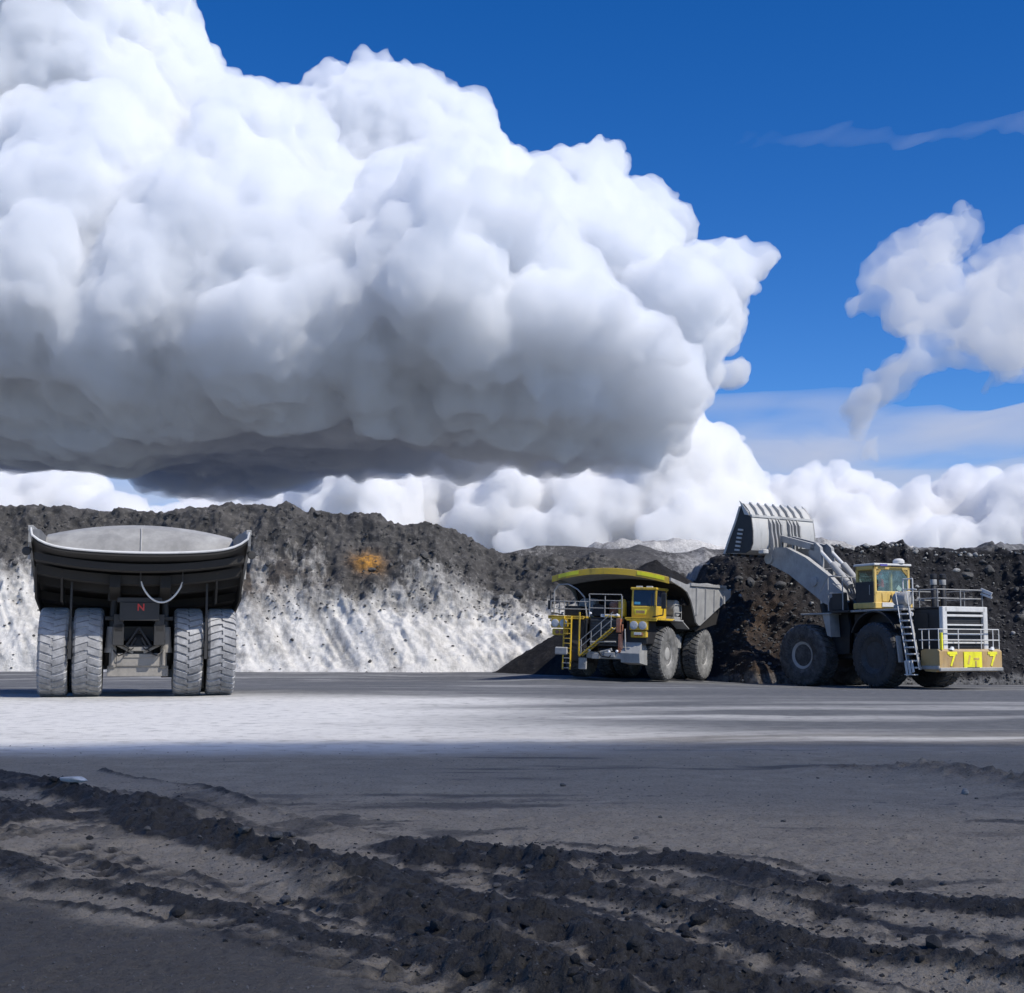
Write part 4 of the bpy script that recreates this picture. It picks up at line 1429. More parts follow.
# ------------------------------------------------------------------ wheel loader: articulated, origin under the hinge, rear half along -x
view = R(13.6)
RT, WT = 1.92, 1.42
phi_r, phi_f = R(50), R(40)
ang = view + phi_r                     # left side faces this far round from the camera axis
nl = np.array([-math.sin(ang), -math.cos(ang)])
fl_ = np.array([nl[1], -nl[0]])        # forward of the rear half
LS = 1.07                              # overall size
wl = np.array([(870 - 512) / F * 88.0, 88.0])      # outer face of the rear left wheel
hinge = wl - nl * 2.72 * LS + fl_ * 3.3 * LS
loader = empty('wheel_loader', (hinge[0], hinge[1], GZ(*hinge) - .02 + .42 * LS), math.atan2(fl_[1], fl_[0]))
loader.scale = (LS, LS, LS)
tag(loader, 'large wheel loader lifting its grey bucket, with yellow cab and ochre rear bumper', 'wheel loader')
TF = Matrix.Rotation(phi_r - phi_f, 4, 'Z')        # the front half is turned a little about the hinge

for s in (1, -1):
    wheel(loader, (-3.3, s * 2.0, RT - .42), RT, WT, s, 'loader', 'rubber_dark', 'loader_rim', lugs=30, depth=.06, spin=.4, kind='loader')
    wheel(loader, (3.2, s * 2.0, RT - .42), RT, WT, s, 'loader', 'rubber', 'loader_rim', lugs=30, depth=.06, spin=.9, kind='loader', T=TF)
# bright ring on the front rim
b = MB(TF)
b.lathe([(.66, 2.46), (.82, 2.50), (.84, 2.54), (.84, 2.60), (.77, 2.58), (.66, 2.50), (.66, 2.46)], (3.2, 0, RT - .42), 'Y', 40)
b.build('lock_ring', 'grey', loader)

# rear half
b = MB()
b.box((-4.2, 0, 1.9), (7.2, 1.5, 1.1), ch=.05)
b.box((-.4, 0, 2.0), (1.2, 1.2, 1.6), ch=.05)
b.lathe([(.4, -1.5), (.55, -1.2), (.7, 0), (.55, 1.2), (.4, 1.5)], (-3.3, 0, RT), 'Y', 20)
b.box((-3.0, 0, 3.3), (4.6, 3.6, 1.4), ch=.05)
b.build('rear_frame', 'black', loader)
b = MB()
b.box((-6.0, 0, 2.95), (3.7, 3.1, 2.4), ch=.06)
b.box((-5.4, 0, 4.18), (4.6, 3.26, .1))
hood = b.build('engine_hood', 'black', loader)
for x in (-5.0, -6.2):                 # side doors of the hood
    b = MB()
    b.box((x, 1.57, 2.95), (1.1, .06, 1.9), ch=.02)
    b.build('hood_door', 'dark', hood)
b = MB()
xr = -7.88
for y in (-1.52, 1.52):
    b.box((xr, y, 2.95), (.3, .34, 2.55), ch=.03)
b.box((xr, 0, 4.08), (.3, 3.0, .30), ch=.03)
b.box((xr - .02, 0, 3.72), (.22, 2.72, .13), ch=.02)
gf = b.build('grille_frame', 'pale', loader)
b = MB()
b.box((xr + .08, 0, 2.9), (.06, 2.74, 2.3))
b.build('radiator_core', 'mesh', gf)
for z in (3.2, 2.68, 2.2):
    b = MB()
    b.box((xr - .04, 0, z), (.14, 2.72, .09), ch=.01)
    b.build('grille_bar', 'pale', gf)
for k_ in range(13):
    b = MB()
    b.box((xr + .03, 0, 1.95 + k_ * .135), (.04, 2.72, .03), ch=.005)
    b.build('slat', 'black', gf)
# rear bumper / counterweight
b = MB()
b.prism([(-8.35, .75), (-8.35, 1.72), (-8.2, 1.85), (-7.2, 1.85), (-6.9, 1.75), (-6.9, .95), (-7.2, .62), (-8.0, .58)], -2.32, 2.32)
bump = b.build('rear_bumper', 'ochre', loader, 20)
b = MB()
b.box((-8.36, 0, .72), (.16, 4.70, .2), ch=.03)
b.box((-7.65, 2.34, .82), (1.4, .1, .2), ch=.02)
b.build('bumper_beam', 'grey', bump)
b = MB()
b.box((-8.38, -.1, 1.22), (.04, 1.35, .95), ch=.01)
sgn = b.build('sign_board', 'bright_yellow', bump)
b = MB()
b.box((-8.40, -.1, .72), (.06, .9, .24), ch=.02)
b.build('tow_hitch', 'black', bump)
b = MB()                               # faded marks on the board
b.box((-8.405, .2, 1.25), (.02, .12, .5), Matrix.Rotation(.3, 3, 'X'))
b.box((-8.405, -.35, 1.3), (.02, .4, .12))
b.box((-8.405, -.3, 1.02), (.02, .12, .34))
b.build('board_mark', 'cab_yellow', sgn)
for y in (1.4, -1.6):
    me = text_mesh('7', .95, .012)
    o = link('number', me, MAT['bright_yellow'], bump)
    o.matrix_local = Matrix.Translation((-8.37, y, 1.2)) @ Matrix(((0, 0, -1, 0), (-1, 0, 0, 0), (0, 1, 0, 0), (0, 0, 0, 1)))
    b = MB()
    b.box((-8.37, y, 1.62), (.03, .72, .16), ch=.01)
    b.build('reflective_strip', 'bright_yellow', bump)
    b = MB()
    b.lathe([(.10, 0), (.10, .10), (.07, .13), (.03, .14)], (-8.42, y, 1.88), 'X', 12)
    b.box((-8.3, y, 1.84), (.2, .3, .1))
    b.build('tail_lamp', 'lamp_white', bump)
b = MB()
b.bar((-8.3, 2.1, 1.8), (-8.3, 2.1, 2.75), .10, .16)
b.build('marker_post', 'bright_yellow', bump)
def fence_rail(name, path, zs, z0, posts, mat='pale', r=.03):
    b = MB()
    for z in zs:
        rail(b, [(x, y, z) for x, y in path], r)
    for x, y in posts:
        b.tube((x, y, z0), (x, y, zs[-1]), r, 6)
    return b.build(name, mat, loader)
fence_rail('bumper_railing', [(-6.7, 2.25), (-8.25, 2.25), (-8.25, -2.25), (-7.0, -2.25)], (2.35, 2.95), 1.85, [(-6.95, 2.25), (-7.5, 2.25), (-8.25, 2.25), (-8.25, .8), (-8.25, -.9), (-8.25, -1.8), (-8.25, -2.25), (-7.0, -2.25)])
fence_rail('hood_railing', [(-4.6, 1.75), (-4.7, -1.75), (-7.6, -1.75), (-7.7, 1.7), (-6.3, 1.75)], (4.7, 5.2), 4.2, [(-4.6, 1.75), (-4.7, -1.75), (-6.2, -1.75), (-7.6, -1.75), (-7.7, 0), (-7.7, 1.7), (-6.3, 1.75)], 'grey')
b = MB()
b.bar((-7.5, -1.75, 5.25), (-8.2, -1.9, 4.95), .06, .2)
b.bar((-7.5, -1.75, 5.0), (-8.2, -1.9, 4.75), .06, .12)
b.build('folded_gate', 'pale', loader)
for y in (.2, -.5):
    b = MB()
    b.lathe([(.17, 0), (.17, 1.25), (.14, 1.3), (.14, 1.7), (.2, 1.75), (.2, 1.95), (.12, 1.98)], (-5.8, y, 4.2), 'Z', 16)
    b.build('exhaust_stack', 'black', loader)
    b = MB()
    b.lathe([(.185, 1.35), (.195, 1.4), (.195, 1.62), (.185, 1.66)], (-5.8, y, 4.2), 'Z', 16)
    b.build('heat_band', 'grey', loader)
b = MB()
b.lathe([(.1, -.55), (.36, -.52), (.4, -.45), (.4, .45), (.36, .52), (.1, .55)], (-4.9, 1.7, 4.75), 'X', 20)
b.box((-4.8, 1.7, 4.3), (.8, .6, .2))
b.build('air_cleaner', 'grey', loader)
b = MB()
rail(b, [(-4.7, 1.5, 4.2), (-4.7, 1.5, 5.9), (-5.5, 1.5, 5.9), (-5.5, 1.5, 5.3), (-5.8, 1.5, 5.25)], .04)
rail(b, [(-5.1, 1.5, 5.3), (-5.1, 1.5, 5.9)], .035)
rail(b, [(-4.7, 1.5, 5.3), (-5.5, 1.5, 5.3), (-5.5, 1.5, 4.2)], .035)
b.build('walkway_railing', 'pale', loader)
b = MB()                               # walkway along the left side and fender over the rear wheel
b.box((-3.4, 1.95, 4.12), (4.6, 1.0, .12))
b.build('walkway', 'grey', loader)
b = MB()
pf = [(-3.3 + 2.18 * math.cos(a), RT + 2.18 * math.sin(a)) for a in np.linspace(R(25), R(150), 16)]
pi = [(-3.3 + 2.10 * math.cos(a), RT + 2.10 * math.sin(a)) for a in np.linspace(R(150), R(25), 16)]
for s in (1, -1):
    b.prism(pf + pi, s * 1.3, s * 2.6)
b.build('rear_fender', 'black', loader, 30)
b = MB()
b.lathe([(.14, 0), (.14, .1), (.05, .12)], (-5.9, 2.0, 3.85), 'X', 12)
b.build('side_lamp', 'lamp_white', loader)
# access ladder behind the rear wheel
ld = bpy.data.objects.new('ladder', None)
COL.objects.link(ld)
ld.parent = loader
P0, P1 = Vector((-6.75, 2.55, .7)), Vector((-5.75, 2.3, 4.1))
for dx in (-.40, .40):
    b = MB()
    b.bar(P0 + Vector((dx, .1, 0)), P1 + Vector((dx, .1, 0)), .07, .16, up=(0, 1, 0))
    b.build('stringer', 'grey', ld)
for k_ in range(9):
    q = P0.lerp(P1, (k_ + .3) / 9)
    b = MB()
    b.box(q + Vector((0, .12, 0)), (.78, .36, .09))
    b.build('step', 'pale', ld)
for dx in (-.44, .46):
    b = MB()
    rail(b, [P0 + Vector((dx, .35, .9)), P1 + Vector((dx, .3, 1.0)), P1 + Vector((dx, .0, 1.0))], .03)
    rail(b, [P0 + Vector((dx, .35, .9)), P0 + Vector((dx, .2, 0))], .03)
    b.build('handrail', 'pale', ld)
b = MB()
for k_ in range(3):
    y = 2.85
    b.bar((-6.2 - .25 * k_, y, 1.2), (-6.4 - .25 * k_, y + .05, .35 + .1 * k_), .06, .2)
b.box((-6.65, 2.85, .42), (.8, .3, .06))
b.build('hanging_step', 'pale', ld)
b = MB()
b.bar((-5.55, 2.75, 2.6), (-5.75, 2.75, 1.1), .12, .3, up=(0, 1, 0))
b.build('mudguard_stay', 'grey', loader)

# cab
cab = bpy.data.objects.new('cab', None)
COL.objects.link(cab)
cab.parent = loader
cx, cyy = -2.1, .72
CW, CL, z0, z1 = 2.75, 1.7, 4.45, 6.8
b = MB()
b.box((cx, cyy, z0 + .42), (CL, CW, .84), ch=.06)
b.box((cx, cyy, z0 - .02), (CL + .3, CW + .2, .36), ch=.04)
for sx in (-1, 1):
    for sy in (-1, 1):
        b.box((cx + sx * (CL / 2 - .09), cyy + sy * (CW / 2 - .1), (z0 + z1) / 2 + .3), (.18, .2, z1 - z0 - .6), ch=.05)
for sx in (-1, 1):
    b.box((cx + sx * (CL / 2 - .09), cyy, z1 - .12), (.18, CW, .26), ch=.05)
for sy in (-1, 1):
    b.box((cx, cyy + sy * (CW / 2 - .1), z1 - .12), (CL, .2, .26), ch=.05)
    for sx in (-1, 1):                 # rounded window corners
        b.bar((cx - CL / 2 + .09, cyy + sy * (CW / 2 - .18), z1 - .5), (cx - CL / 2 + .09, cyy + sy * (CW / 2 - .5), z1 - .2), .14, .2)
b.build('cab_shell', 'cab_yellow', cab)
b = MB()
b.box((cx, cyy + CW / 2 + .03, z0 + .75), (CL - .1, .05, 1.3), ch=.02)
door = b.build('door', 'black', cab)  # black puts the shade of the cab's left side into the colour
b = MB()
b.bar((cx - .5, cyy + CW / 2 + .09, z0 + .6), (cx - .5, cyy + CW / 2 + .09, z0 + 1.2), .04)
b.build('handle', 'grey', door)
b = MB()
b.box((cx, cyy, z1 + .06), (CL + .2, CW + .12, .14), ch=.05)
b.build('roof', 'pale', cab)
b = MB()
b.box((cx - CL / 2 + .06, cyy, z0 + 1.5), (.02, CW - .3, 1.4), ch=.003)
b.build('rear_window', 'glass', cab)
b = MB()
b.box((cx + CL / 2 - .06, cyy, z0 + 1.5), (.02, CW - .3, 1.4), ch=.003)
b.build('windscreen', 'glass', cab)
for sy in (-1, 1):
    b = MB()
    b.box((cx, cyy + sy * (CW / 2 - .06), z0 + 1.5), (CL - .3, .02, 1.4), ch=.003)
    b.build('side_window', 'glass', cab)
b = MB()
b.box((cx - CL / 2 - .13, cyy + .75, z1 + .02), (.03, .55, .12), ch=.005)
b.build('sticker', 'violet', cab)
b = MB()
b.box((cx - CL / 2 - .13, cyy - .35, z1 - .02), (.05, 1.0, .08), ch=.01)
b.build('light_bar', 'black', cab)
b = MB()
b.box((cx - CL / 2 - .10, cyy - .45, z0 + .02), (.06, .62, .34), Matrix.Rotation(.12, 3, 'X'), ch=.01)
b.build('warning_plate', 'bright_yellow', cab)
b = MB()
b.box((cx - CL / 2 - .18, cyy + .5, z0 + .02), (.06, 1.0, .26), ch=.01)
b.build('lower_panel', 'pale', cab)
b = MB()
for y in (-.2, .55):
    b.box((cx - CL / 2 - .02, cyy + y, z0 + .46), (.05, .6, .5), ch=.03)
b.build('access_cover', 'cab_yellow', cab)
b = MB()
b.box((cx - CL / 2 - .06, cyy + .2, z0 + .5), (.08, .1, .2))
b.bar((cx - CL / 2 - .06, cyy + .2, z0 + .45), (cx - CL / 2 - .06, cyy + .35, z0 + .2), .06)
b.build('latch', 'dark', cab)
b = MB()
b.lathe([(.30, 0), (.34, .04), (.34, .2), (.24, .3), (.05, .34)], (cx - .7, cyy - .65, z1 + .13), 'Z', 16)
b.build('air_conditioner', 'pale', cab)
for y in (.85, .5):
    b = MB()
    b.path([(cx + .7, cyy + y, z1 + .1), (cx + .75, cyy + y, z1 + .55), (cx + .95, cyy + y, z1 + .62)], .03, 6)
    b.lathe([(.03, -.02), (.13, 0), (.13, .08), (.04, .1)], (cx + .98, cyy + y, z1 + .62), 'X', 12)
    b.build('roof_lamp', 'dark', cab)
b = MB()
b.box((cx + CL / 2 - .35, cyy + .3, z0 + .95), (.25, .9, .4), ch=.04)
b.build('dashboard', 'black', cab)
b = MB()
b.box((cx - .2, cyy + .34, z0 + .82), (.56, .5, .16), ch=.05)
b.box((cx - .2, cyy + .02, z0 + 1.1), (.5, .12, .5), ch=.05)
b.build('driver_seat', 'black', cab)
b = MB()
b.box((cx - CL / 2 + .12, cyy - .6, z0 + 1.0), (.02, .34, .3), Matrix.Rotation(.7, 3, 'X'))
b.build('notice', 'paper', cab)
# platform railing in front of the cab
b = MB()
for y in (2.55, .1):
    rail(b, [(-.6, y, 4.2), (-.6, y, 6.3), (.75, y, 6.3), (1.6, y, 5.3)], .04)
    rail(b, [(-.6, y, 5.25), (.85, y, 5.25)], .035)
    b.tube((.75, y, 4.2), (.75, y, 6.3), .035, 6)
rail(b, [(.75, 2.55, 6.3), (.75, .1, 6.3)], .035)
b.build('front_platform_railing', 'grey', loader)
b = MB()
b.box((-.2, 1.3, 4.12), (1.9, 2.7, .14))
b.box((.1, 2.2, 4.75), (.9, .5, 1.1), ch=.05)
b.build('front_platform', 'dark', loader)

# front half
b = MB(TF)
b.box((2.1, 0, 2.2), (3.8, 2.3, 1.9), ch=.08)
for s in (1, -1):
    b.prism([(.3, 1.6), (2.2, 1.5), (2.2, 3.4), (1.7, 5.0), (1.1, 5.25), (.5, 4.8), (.2, 3.2)], s * .62, s * .86)
    b.prism([(.3, 1.6), (2.2, 1.5), (2.2, 3.4), (1.7, 5.0), (1.1, 5.25), (.5, 4.8), (.2, 3.2)], s * 1.42, s * 1.62)
b.lathe([(.4, -1.5), (.55, -1.2), (.7, 0), (.55, 1.2), (.4, 1.5)], (3.2, 0, RT), 'Y', 20)
b.box((.5, 0, 2.2), (1.2, 1.0, 2.2), ch=.05)
b.build('front_frame', 'black', loader, 25)
for s in (1, -1):
    b = MB(TF)                         # flat fender behind the front wheel
    b.box((2.0, s * 2.1, 4.02), (2.3, 1.25, .1), ch=.02)
    b.prism([(.95, 4.0), (1.5, 4.0), (1.15, 2.7), (.85, 2.6)], s * 1.75, s * 2.6)
    b.build('front_fender', 'grey', loader, 20)
# lift arms: pivot A to bucket pin B
A = (1.2, 4.85)
B = (6.95, 7.75)
for s in (1, -1):
    b = MB(TF)
    poly = [(.75, 4.75), (.95, 5.45), (1.9, 6.35), (3.9, 7.68), (5.5, 8.4), (6.8, 8.5), (7.25, 8.15), (7.2, 7.5), (6.5, 7.2), (5.3, 6.65), (3.6, 5.5), (2.4, 4.7), (1.4, 4.35)]
    b.prism(poly, s * .92, s * 1.34)
    arm = b.build('lift_arm', 'grey', loader, 20)
    b = MB(TF)
    for (x, z), r in ((A, .34), (B, .36), ((3.2, 6.1), .3)):
        b = MB(TF)
        b.lathe([(.05, 0), (r, .01), (r, .12), (r * .5, .14), (.03, .15)], (x, s * 1.33 if s > 0 else -1.48, z), 'Y', 18)
        b.build('pin', 'grey', arm)
    b = MB(TF)                         # lift ram
    b.tube((2.3, s * .78, 2.5), (3.0, s * .78, 4.7), .24, 14)
    b.build('lift_ram', 'dark', loader)
    b = MB(TF)
    b.tube((3.0, s * .78, 4.6), (3.3, s * .78, 6.1), .13, 12)
    b.build('lift_ram_rod', 'pale', loader)
    b = MB(TF)                         # bell crank standing on the arms
    b.prism([(3.2, 6.5), (4.1, 6.8), (4.2, 8.1), (4.0, 8.5), (3.6, 8.6), (3.25, 8.3), (3.15, 7.4)], s * .40, s * .66)
    b.build('bell_crank', 'grey', loader, 20)
    b = MB(TF)                         # tilt ram down to the frame
    b.tube((1.0, s * .53, 5.75), (2.4, s * .53, 7.2), .22, 14)
    b.build('tilt_ram', 'grey', loader)
    b = MB(TF)
    b.tube((2.3, s * .53, 7.1), (3.65, s * .53, 8.35), .12, 12)
    b.build('tilt_ram_rod', 'pale', loader)
    b = MB(TF)                         # link to the bucket
    b.bar((3.7, s * .53, 8.3), (6.65, s * .53, 9.1), .26, .42)
    b.build('tilt_link', 'grey', loader)
b = MB(TF)
b.tube((3.6, -1.1, 6.7), (3.6, 1.1, 6.7), .3, 16)
b.build('cross_tube', 'grey', loader)
b = MB(TF)
for y in (-.2, .1, .3):
    b.path([(1.2, y, 5.3), (1.6, y * 1.3, 6.3), (2.5, y, 6.9), (3.4, y, 6.9)], .05, 6)
b.box((1.4, 1.15, 5.55), (.9, .5, .35), Matrix.Rotation(-.6, 3, 'Y'))
b.build('hydraulic_hose', 'grey', loader)

# bucket
BW = 2.95
bx0, bz0 = B[0] + .0, B[1] + .85
bucket = bpy.data.objects.new('bucket', None)
COL.objects.link(bucket)
bucket.parent = loader
tilt = R(0)
def BP(x, z):
    c, s = math.cos(tilt), math.sin(tilt)
    return (bx0 + x * c + z * s, bz0 - x * s + z * c)
prof = [(2.35, -.42), (1.6, -.5), (.55, -.52), (.1, -.35), (-.1, .1), (-.12, .9), (0, 1.75), (.1, 1.9)]
guard = [(.1, 1.9), (.28, 2.25), (.75, 2.75)]
def shell(pts, th, y0, y1, T):
    b = MB(T)
    inner = []
    for i, (x, z) in enumerate(pts):
        a, c = pts[max(i - 1, 0)], pts[min(i + 1, len(pts) - 1)]
        d = Vector((c[0] - a[0], c[1] - a[1])).normalized()
        inner.append((x + d.y * th, z - d.x * th))
    poly = [BP(*p) for p in pts] + [BP(*p) for p in inner[::-1]]
    b.prism(poly, y0, y1)
    return b
shell(prof, .1, -BW, BW, TF).build('back_plate', 'bucket_steel', bucket, 35)
sg = shell(guard, .07, -BW + .1, BW - .1, TF).build('spill_guard', 'bucket_steel', bucket, 35)
b = MB(TF)
b.bar((*[BP(.02, 1.88)[0]], -BW, BP(.02, 1.88)[1]), (BP(.02, 1.88)[0], BW, BP(.02, 1.88)[1]), .16, .16)
b.build('top_beam', 'bucket_steel', bucket)
for k_ in range(7):
    y = 2.3 - .72 * k_
    b = MB(TF)
    b.prism([BP(.08, 1.92), BP(-.04, 2.02), BP(.16, 2.42), BP(.68, 2.88), BP(.78, 2.78), BP(.3, 2.3)], y - .07, y + .07)
    b.build('guard_rib', 'bucket_steel', bucket, 20)
for s in (1, -1):
    b = MB(TF)
    b.prism([BP(*p) for p in [(2.35, -.42), (.55, -.52), (.1, -.35), (-.1, .1), (-.12, .9), (0, 1.75), (.1, 1.9), (.75, 2.75), (1.0, 2.45), (1.35, 1.5), (1.9, .5)]], s * BW - .05, s * BW + .05)
    b.build('side_plate', 'black' if s > 0 else 'grey', bucket, 20)  # left plate is black to carry the shade on that side
    b = MB(TF)
    e = [BP(2.45, -.46), BP(1.95, .55), BP(1.4, 1.55), BP(.95, 2.55)]
    for p, q in zip(e[:-1], e[1:]):
        b.bar((p[0], s * BW, p[1]), (q[0], s * BW, q[1]), .16, .16)
    b.build('side_cutter', 'bucket_steel', bucket)
    b = MB(TF)
    b.prism([BP(.1, 1.9), BP(.75, 2.75), BP(1.0, 2.95), BP(.55, 2.0)], s * (BW - .02), s * (BW + .07))
    b.build('corner_plate', 'bucket_steel', bucket, 20)
    for k_ in range(6):                # wear bars on the side
        x, z = 1.45 - .07 * k_, -.25 + .26 * k_
        p, q = BP(x, z), BP(x - .42, z - .06)
        b = MB(TF)
        b.bar((p[0], s * (BW + .08), p[1]), (q[0], s * (BW + .08), q[1]), .12, .12)
        b.build('wear_bar', 'bucket_steel', bucket)
for k_ in range(8):                    # teeth along the lip
    y = -2.7 + 5.4 * k_ / 7
    b = MB(TF)
    b.prism([BP(2.1, -.32), BP(2.4, -.30), BP(2.85, -.5), BP(2.4, -.6), BP(2.1, -.6)], y - .14, y + .14)
    b.build('tooth', 'dark', bucket, 20)
for y in (1.35, 1.0, .65, .40, -.40, -.65, -1.0, -1.35):   # hinge brackets and ribs on the back
    b = MB(TF)
    b.prism([BP(-.1, -.3), BP(.1, -1.1), BP(-.3, -1.0), BP(-.45, -.15), BP(-.42, .35), BP(-.3, .9), BP(-.28, 1.4), BP(-.02, 1.8), BP(-.1, .9)], y - .06, y + .06)
    b.build('hinge_bracket', 'grey', bucket, 20)
b = MB(TF)
for s in (1, -1):
    b.box((bx0 - .3, s * 2.2, bz0 - .45), (.5, .5, .3), ch=.05)
b.build('heel_block', 'bucket_steel', bucket)

# ------------------------------------------------------------------ operator in the loader cab
def limb(P, Q, a, b, ra, rb, n=9):
    for f in np.linspace(0, 1, n):
        P.append(tuple(np.array(a) + (np.array(b) - np.array(a)) * f))
        Q.append(ra + (rb - ra) * f)
def operator():
    P, Q = [], []
    # local: x forward, y left, z up, origin on the seat under the hips
    limb(P, Q, (0, -.09, .12), (0, .09, .12), .15, .15, 4)           # hips
    limb(P, Q, (0, 0, .14), (.02, 0, .42), .155, .17, 6)             # trunk
    limb(P, Q, (.02, -.13, .50), (.02, .13, .50), .10, .10, 6)       # shoulders
    limb(P, Q, (.02, 0, .40), (.02, 0, .50), .17, .14, 4)
    limb(P, Q, (.03, 0, .56), (.05, 0, .66), .062, .058, 5)          # neck
    limb(P, Q, (.05, 0, .74), (.055, 0, .80), .088, .095, 4)         # head
    limb(P, Q, (.09, 0, .70), (.10, 0, .73), .055, .06, 3)           # jaw
    P.append((.155, 0, .755)); Q.append(.018)                        # nose
    limb(P, Q, (.145, 0, .775), (.135, 0, .80), .014, .016, 3)
    for s in (1, -1):
        P.append((.045, s * .098, .765)); Q.append(.022)             # ears
        limb(P, Q, (.02, s * .19, .49), (.10, s * .25, .24), .062, .048, 8)
        limb(P, Q, (.10, s * .25, .24), (.36, s * .16, .27), .046, .033, 8)
        limb(P, Q, (.36, s * .16, .27), (.43, s * .15, .29), .036, .036, 4)
        for k in range(4):                                           # fingers round the wheel
            yb = s * (.15 + .022 * (k - 1.5))
            limb(P, Q, (.44, yb, .30), (.475, yb, .295), .0105, .0105, 4)
            limb(P, Q, (.475, yb, .295), (.47, yb, .262), .0105, .010, 4)
        limb(P, Q, (.40, s * .115, .30), (.455, s * .105, .275), .012, .0105, 5)
        limb(P, Q, (0, s * .10, .10), (.42, s * .13, .12), .092, .065, 10)
        limb(P, Q, (.42, s * .13, .12), (.48, s * .13, -.28), .062, .045, 10)
        limb(P, Q, (.47, s * .13, -.32), (.62, s * .14, -.34), .045, .038, 6)
    me = blob_mesh(np.array(P), np.array(Q), .0125)
    me.materials.clear()
    for k in ('red_cloth', 'skin', 'trousers'):
        me.materials.append(MAT[k])
    for p in me.polygons:
        c = p.center
        p.use_smooth = True
        p.material_index = 1 if c.z > .575 or c.x > .35 and c.z > .22 else (2 if c.z < .19 and not (abs(c.y) > .2 and c.z > .15) else 0)
    o = tag(link('person', me), 'person in red shirt and red helmet sitting in the loader cab', 'person')
    b = MB()
    prof = [(.118, .0), (.122, .02), (.118, .06), (.10, .10), (.065, .128), (.01, .138)]
    b.lathe(prof, (.045, 0, .795), 'Z', 24)
    b.box((.165, 0, .80), (.07, .13, .012))
    b.build('helmet', 'helmet', o)
    b = MB()
    for s in (1, -1):
        b.lathe([(.003, 0), (.011, .003), (.012, .007), (.004, .011)], (.128, s * .034, .777), 'X', 8)
    b.build('eye', 'hair', o)
    b = MB()
    b.box((.148, 0, .722), (.012, .045, .010))
    b.build('mouth', 'red_cloth', o)
    return o
person = operator()
person.matrix_world = Matrix.Translation(loader.location) @ Matrix.Rotation(loader.rotation_euler.z, 4, 'Z') @ Matrix.Scale(LS, 4) @ Matrix.Translation((cx - .22, cyy + .34, z0 + .92)) @ Matrix.Rotation(R(70), 4, 'Z') @ Matrix.Scale(1.12, 4)
b = MB()
b.lathe([(.19, -.012), (.205, 0), (.19, .012), (.178, 0), (.19, -.012)], (0, 0, 0), 'Z', 24)
b.tube((0, 0, -.35), (0, 0, 0), .03)
b.bar((-.19, 0, 0), (.19, 0, 0), .02)
sw = b.build('steering_wheel', 'black', cab)
sw.matrix_local = Matrix.Translation((cx - .22 + .5 * math.cos(R(70)), cyy + .34 + .5 * math.sin(R(70)), z0 + 1.20)) @ Matrix.Rotation(R(70), 4, 'Z') @ Matrix.Rotation(R(-25), 4, 'Y')

# ------------------------------------------------------------------ stones and clods
def rock_mesh(seed, rough=.35, flat=.7):
    import bmesh
    bm = bmesh.new()
    bmesh.ops.create_icosphere(bm, subdivisions=3, radius=1)
    V = np.array([v.co[:] for v in bm.verts])
    d = 1 + rough * fbm(V * 1.1 + seed * 9.1, 3, seed, f=vnoise) + .12 * fbm(V * 4 + seed, 2, seed + 5, f=vnoise)
    V = V * d[:, None]
    rg = np.random.default_rng(seed)
    for _ in range(5):                # broken facets
        nrm = rg.normal(size=3)
        nrm /= np.linalg.norm(nrm)
        q = V @ nrm
        lim = .68
        V = V - np.outer(np.maximum(q - lim, 0) * .85, nrm)
    V = V * np.array([1, rg.uniform(.65, .95), flat * rg.uniform(.8, 1.1)])
    for v, p in zip(bm.verts, V):
        v.co = p
    me = bpy.data.meshes.new('rock')
    bm.to_mesh(me)
    bm.free()
    me.polygons.foreach_set('use_smooth', [True] * len(me.polygons))
    me.set_sharp_from_angle(angle=R(38))
    return me

def stone_mat(name, a, b_):
    m, nt, b = new_mat(name)
    n = tex_noise(nt, 2.2, 8, .7)
    n2 = tex_noise(nt, 9, 6, .7)
    c = mixc(nt, ramp(nt, n, .3, .7), a, b_)
    c = mixc(nt, math_(nt, 'MULTIPLY', ramp(nt, n2, .5, .75), .4), c, tuple(min(1, x * 1.7) for x in b_))
    nt.links.new(c, b.inputs['Base Color'])
    b.inputs['Roughness'].default_value = .9
    bp = N(nt, 'ShaderNodeBump', Strength=.6, Distance=.08)
    nt.links.new(n2, bp.inputs['Height'])
    nt.links.new(bp.outputs[0], b.inputs['Normal'])
    return m
MAT['mud_clod'] = stone_mat('mud_clod', (.022, .021, .021), (.05, .048, .046))
MAT['grey_stone'] = stone_mat('grey_stone', (.075, .072, .068), (.17, .163, .153))
MAT['white_stone'] = stone_mat('white_stone', (.55, .55, .54), (.78, .78, .77))
MAT['dark_boulder'] = stone_mat('dark_boulder', (.04, .04, .041), (.10, .098, .096))
MAT['pale_boulder'] = stone_mat('pale_boulder', (.20, .20, .195), (.38, .38, .37))
ROCKS = {k: [rock_mesh(s, r, f) for s in range(o_, o_ + 6)] for k, o_, r, f in (('mud_clod', 10, .5, .8), ('grey_stone', 30, .35, .6), ('white_stone', 50, .4, .5), ('dark_boulder', 70, .4, .75), ('pale_boulder', 90, .4, .75))}
for k, l in ROCKS.items():
    for m_ in l:
        m_.materials.append(MAT[k])

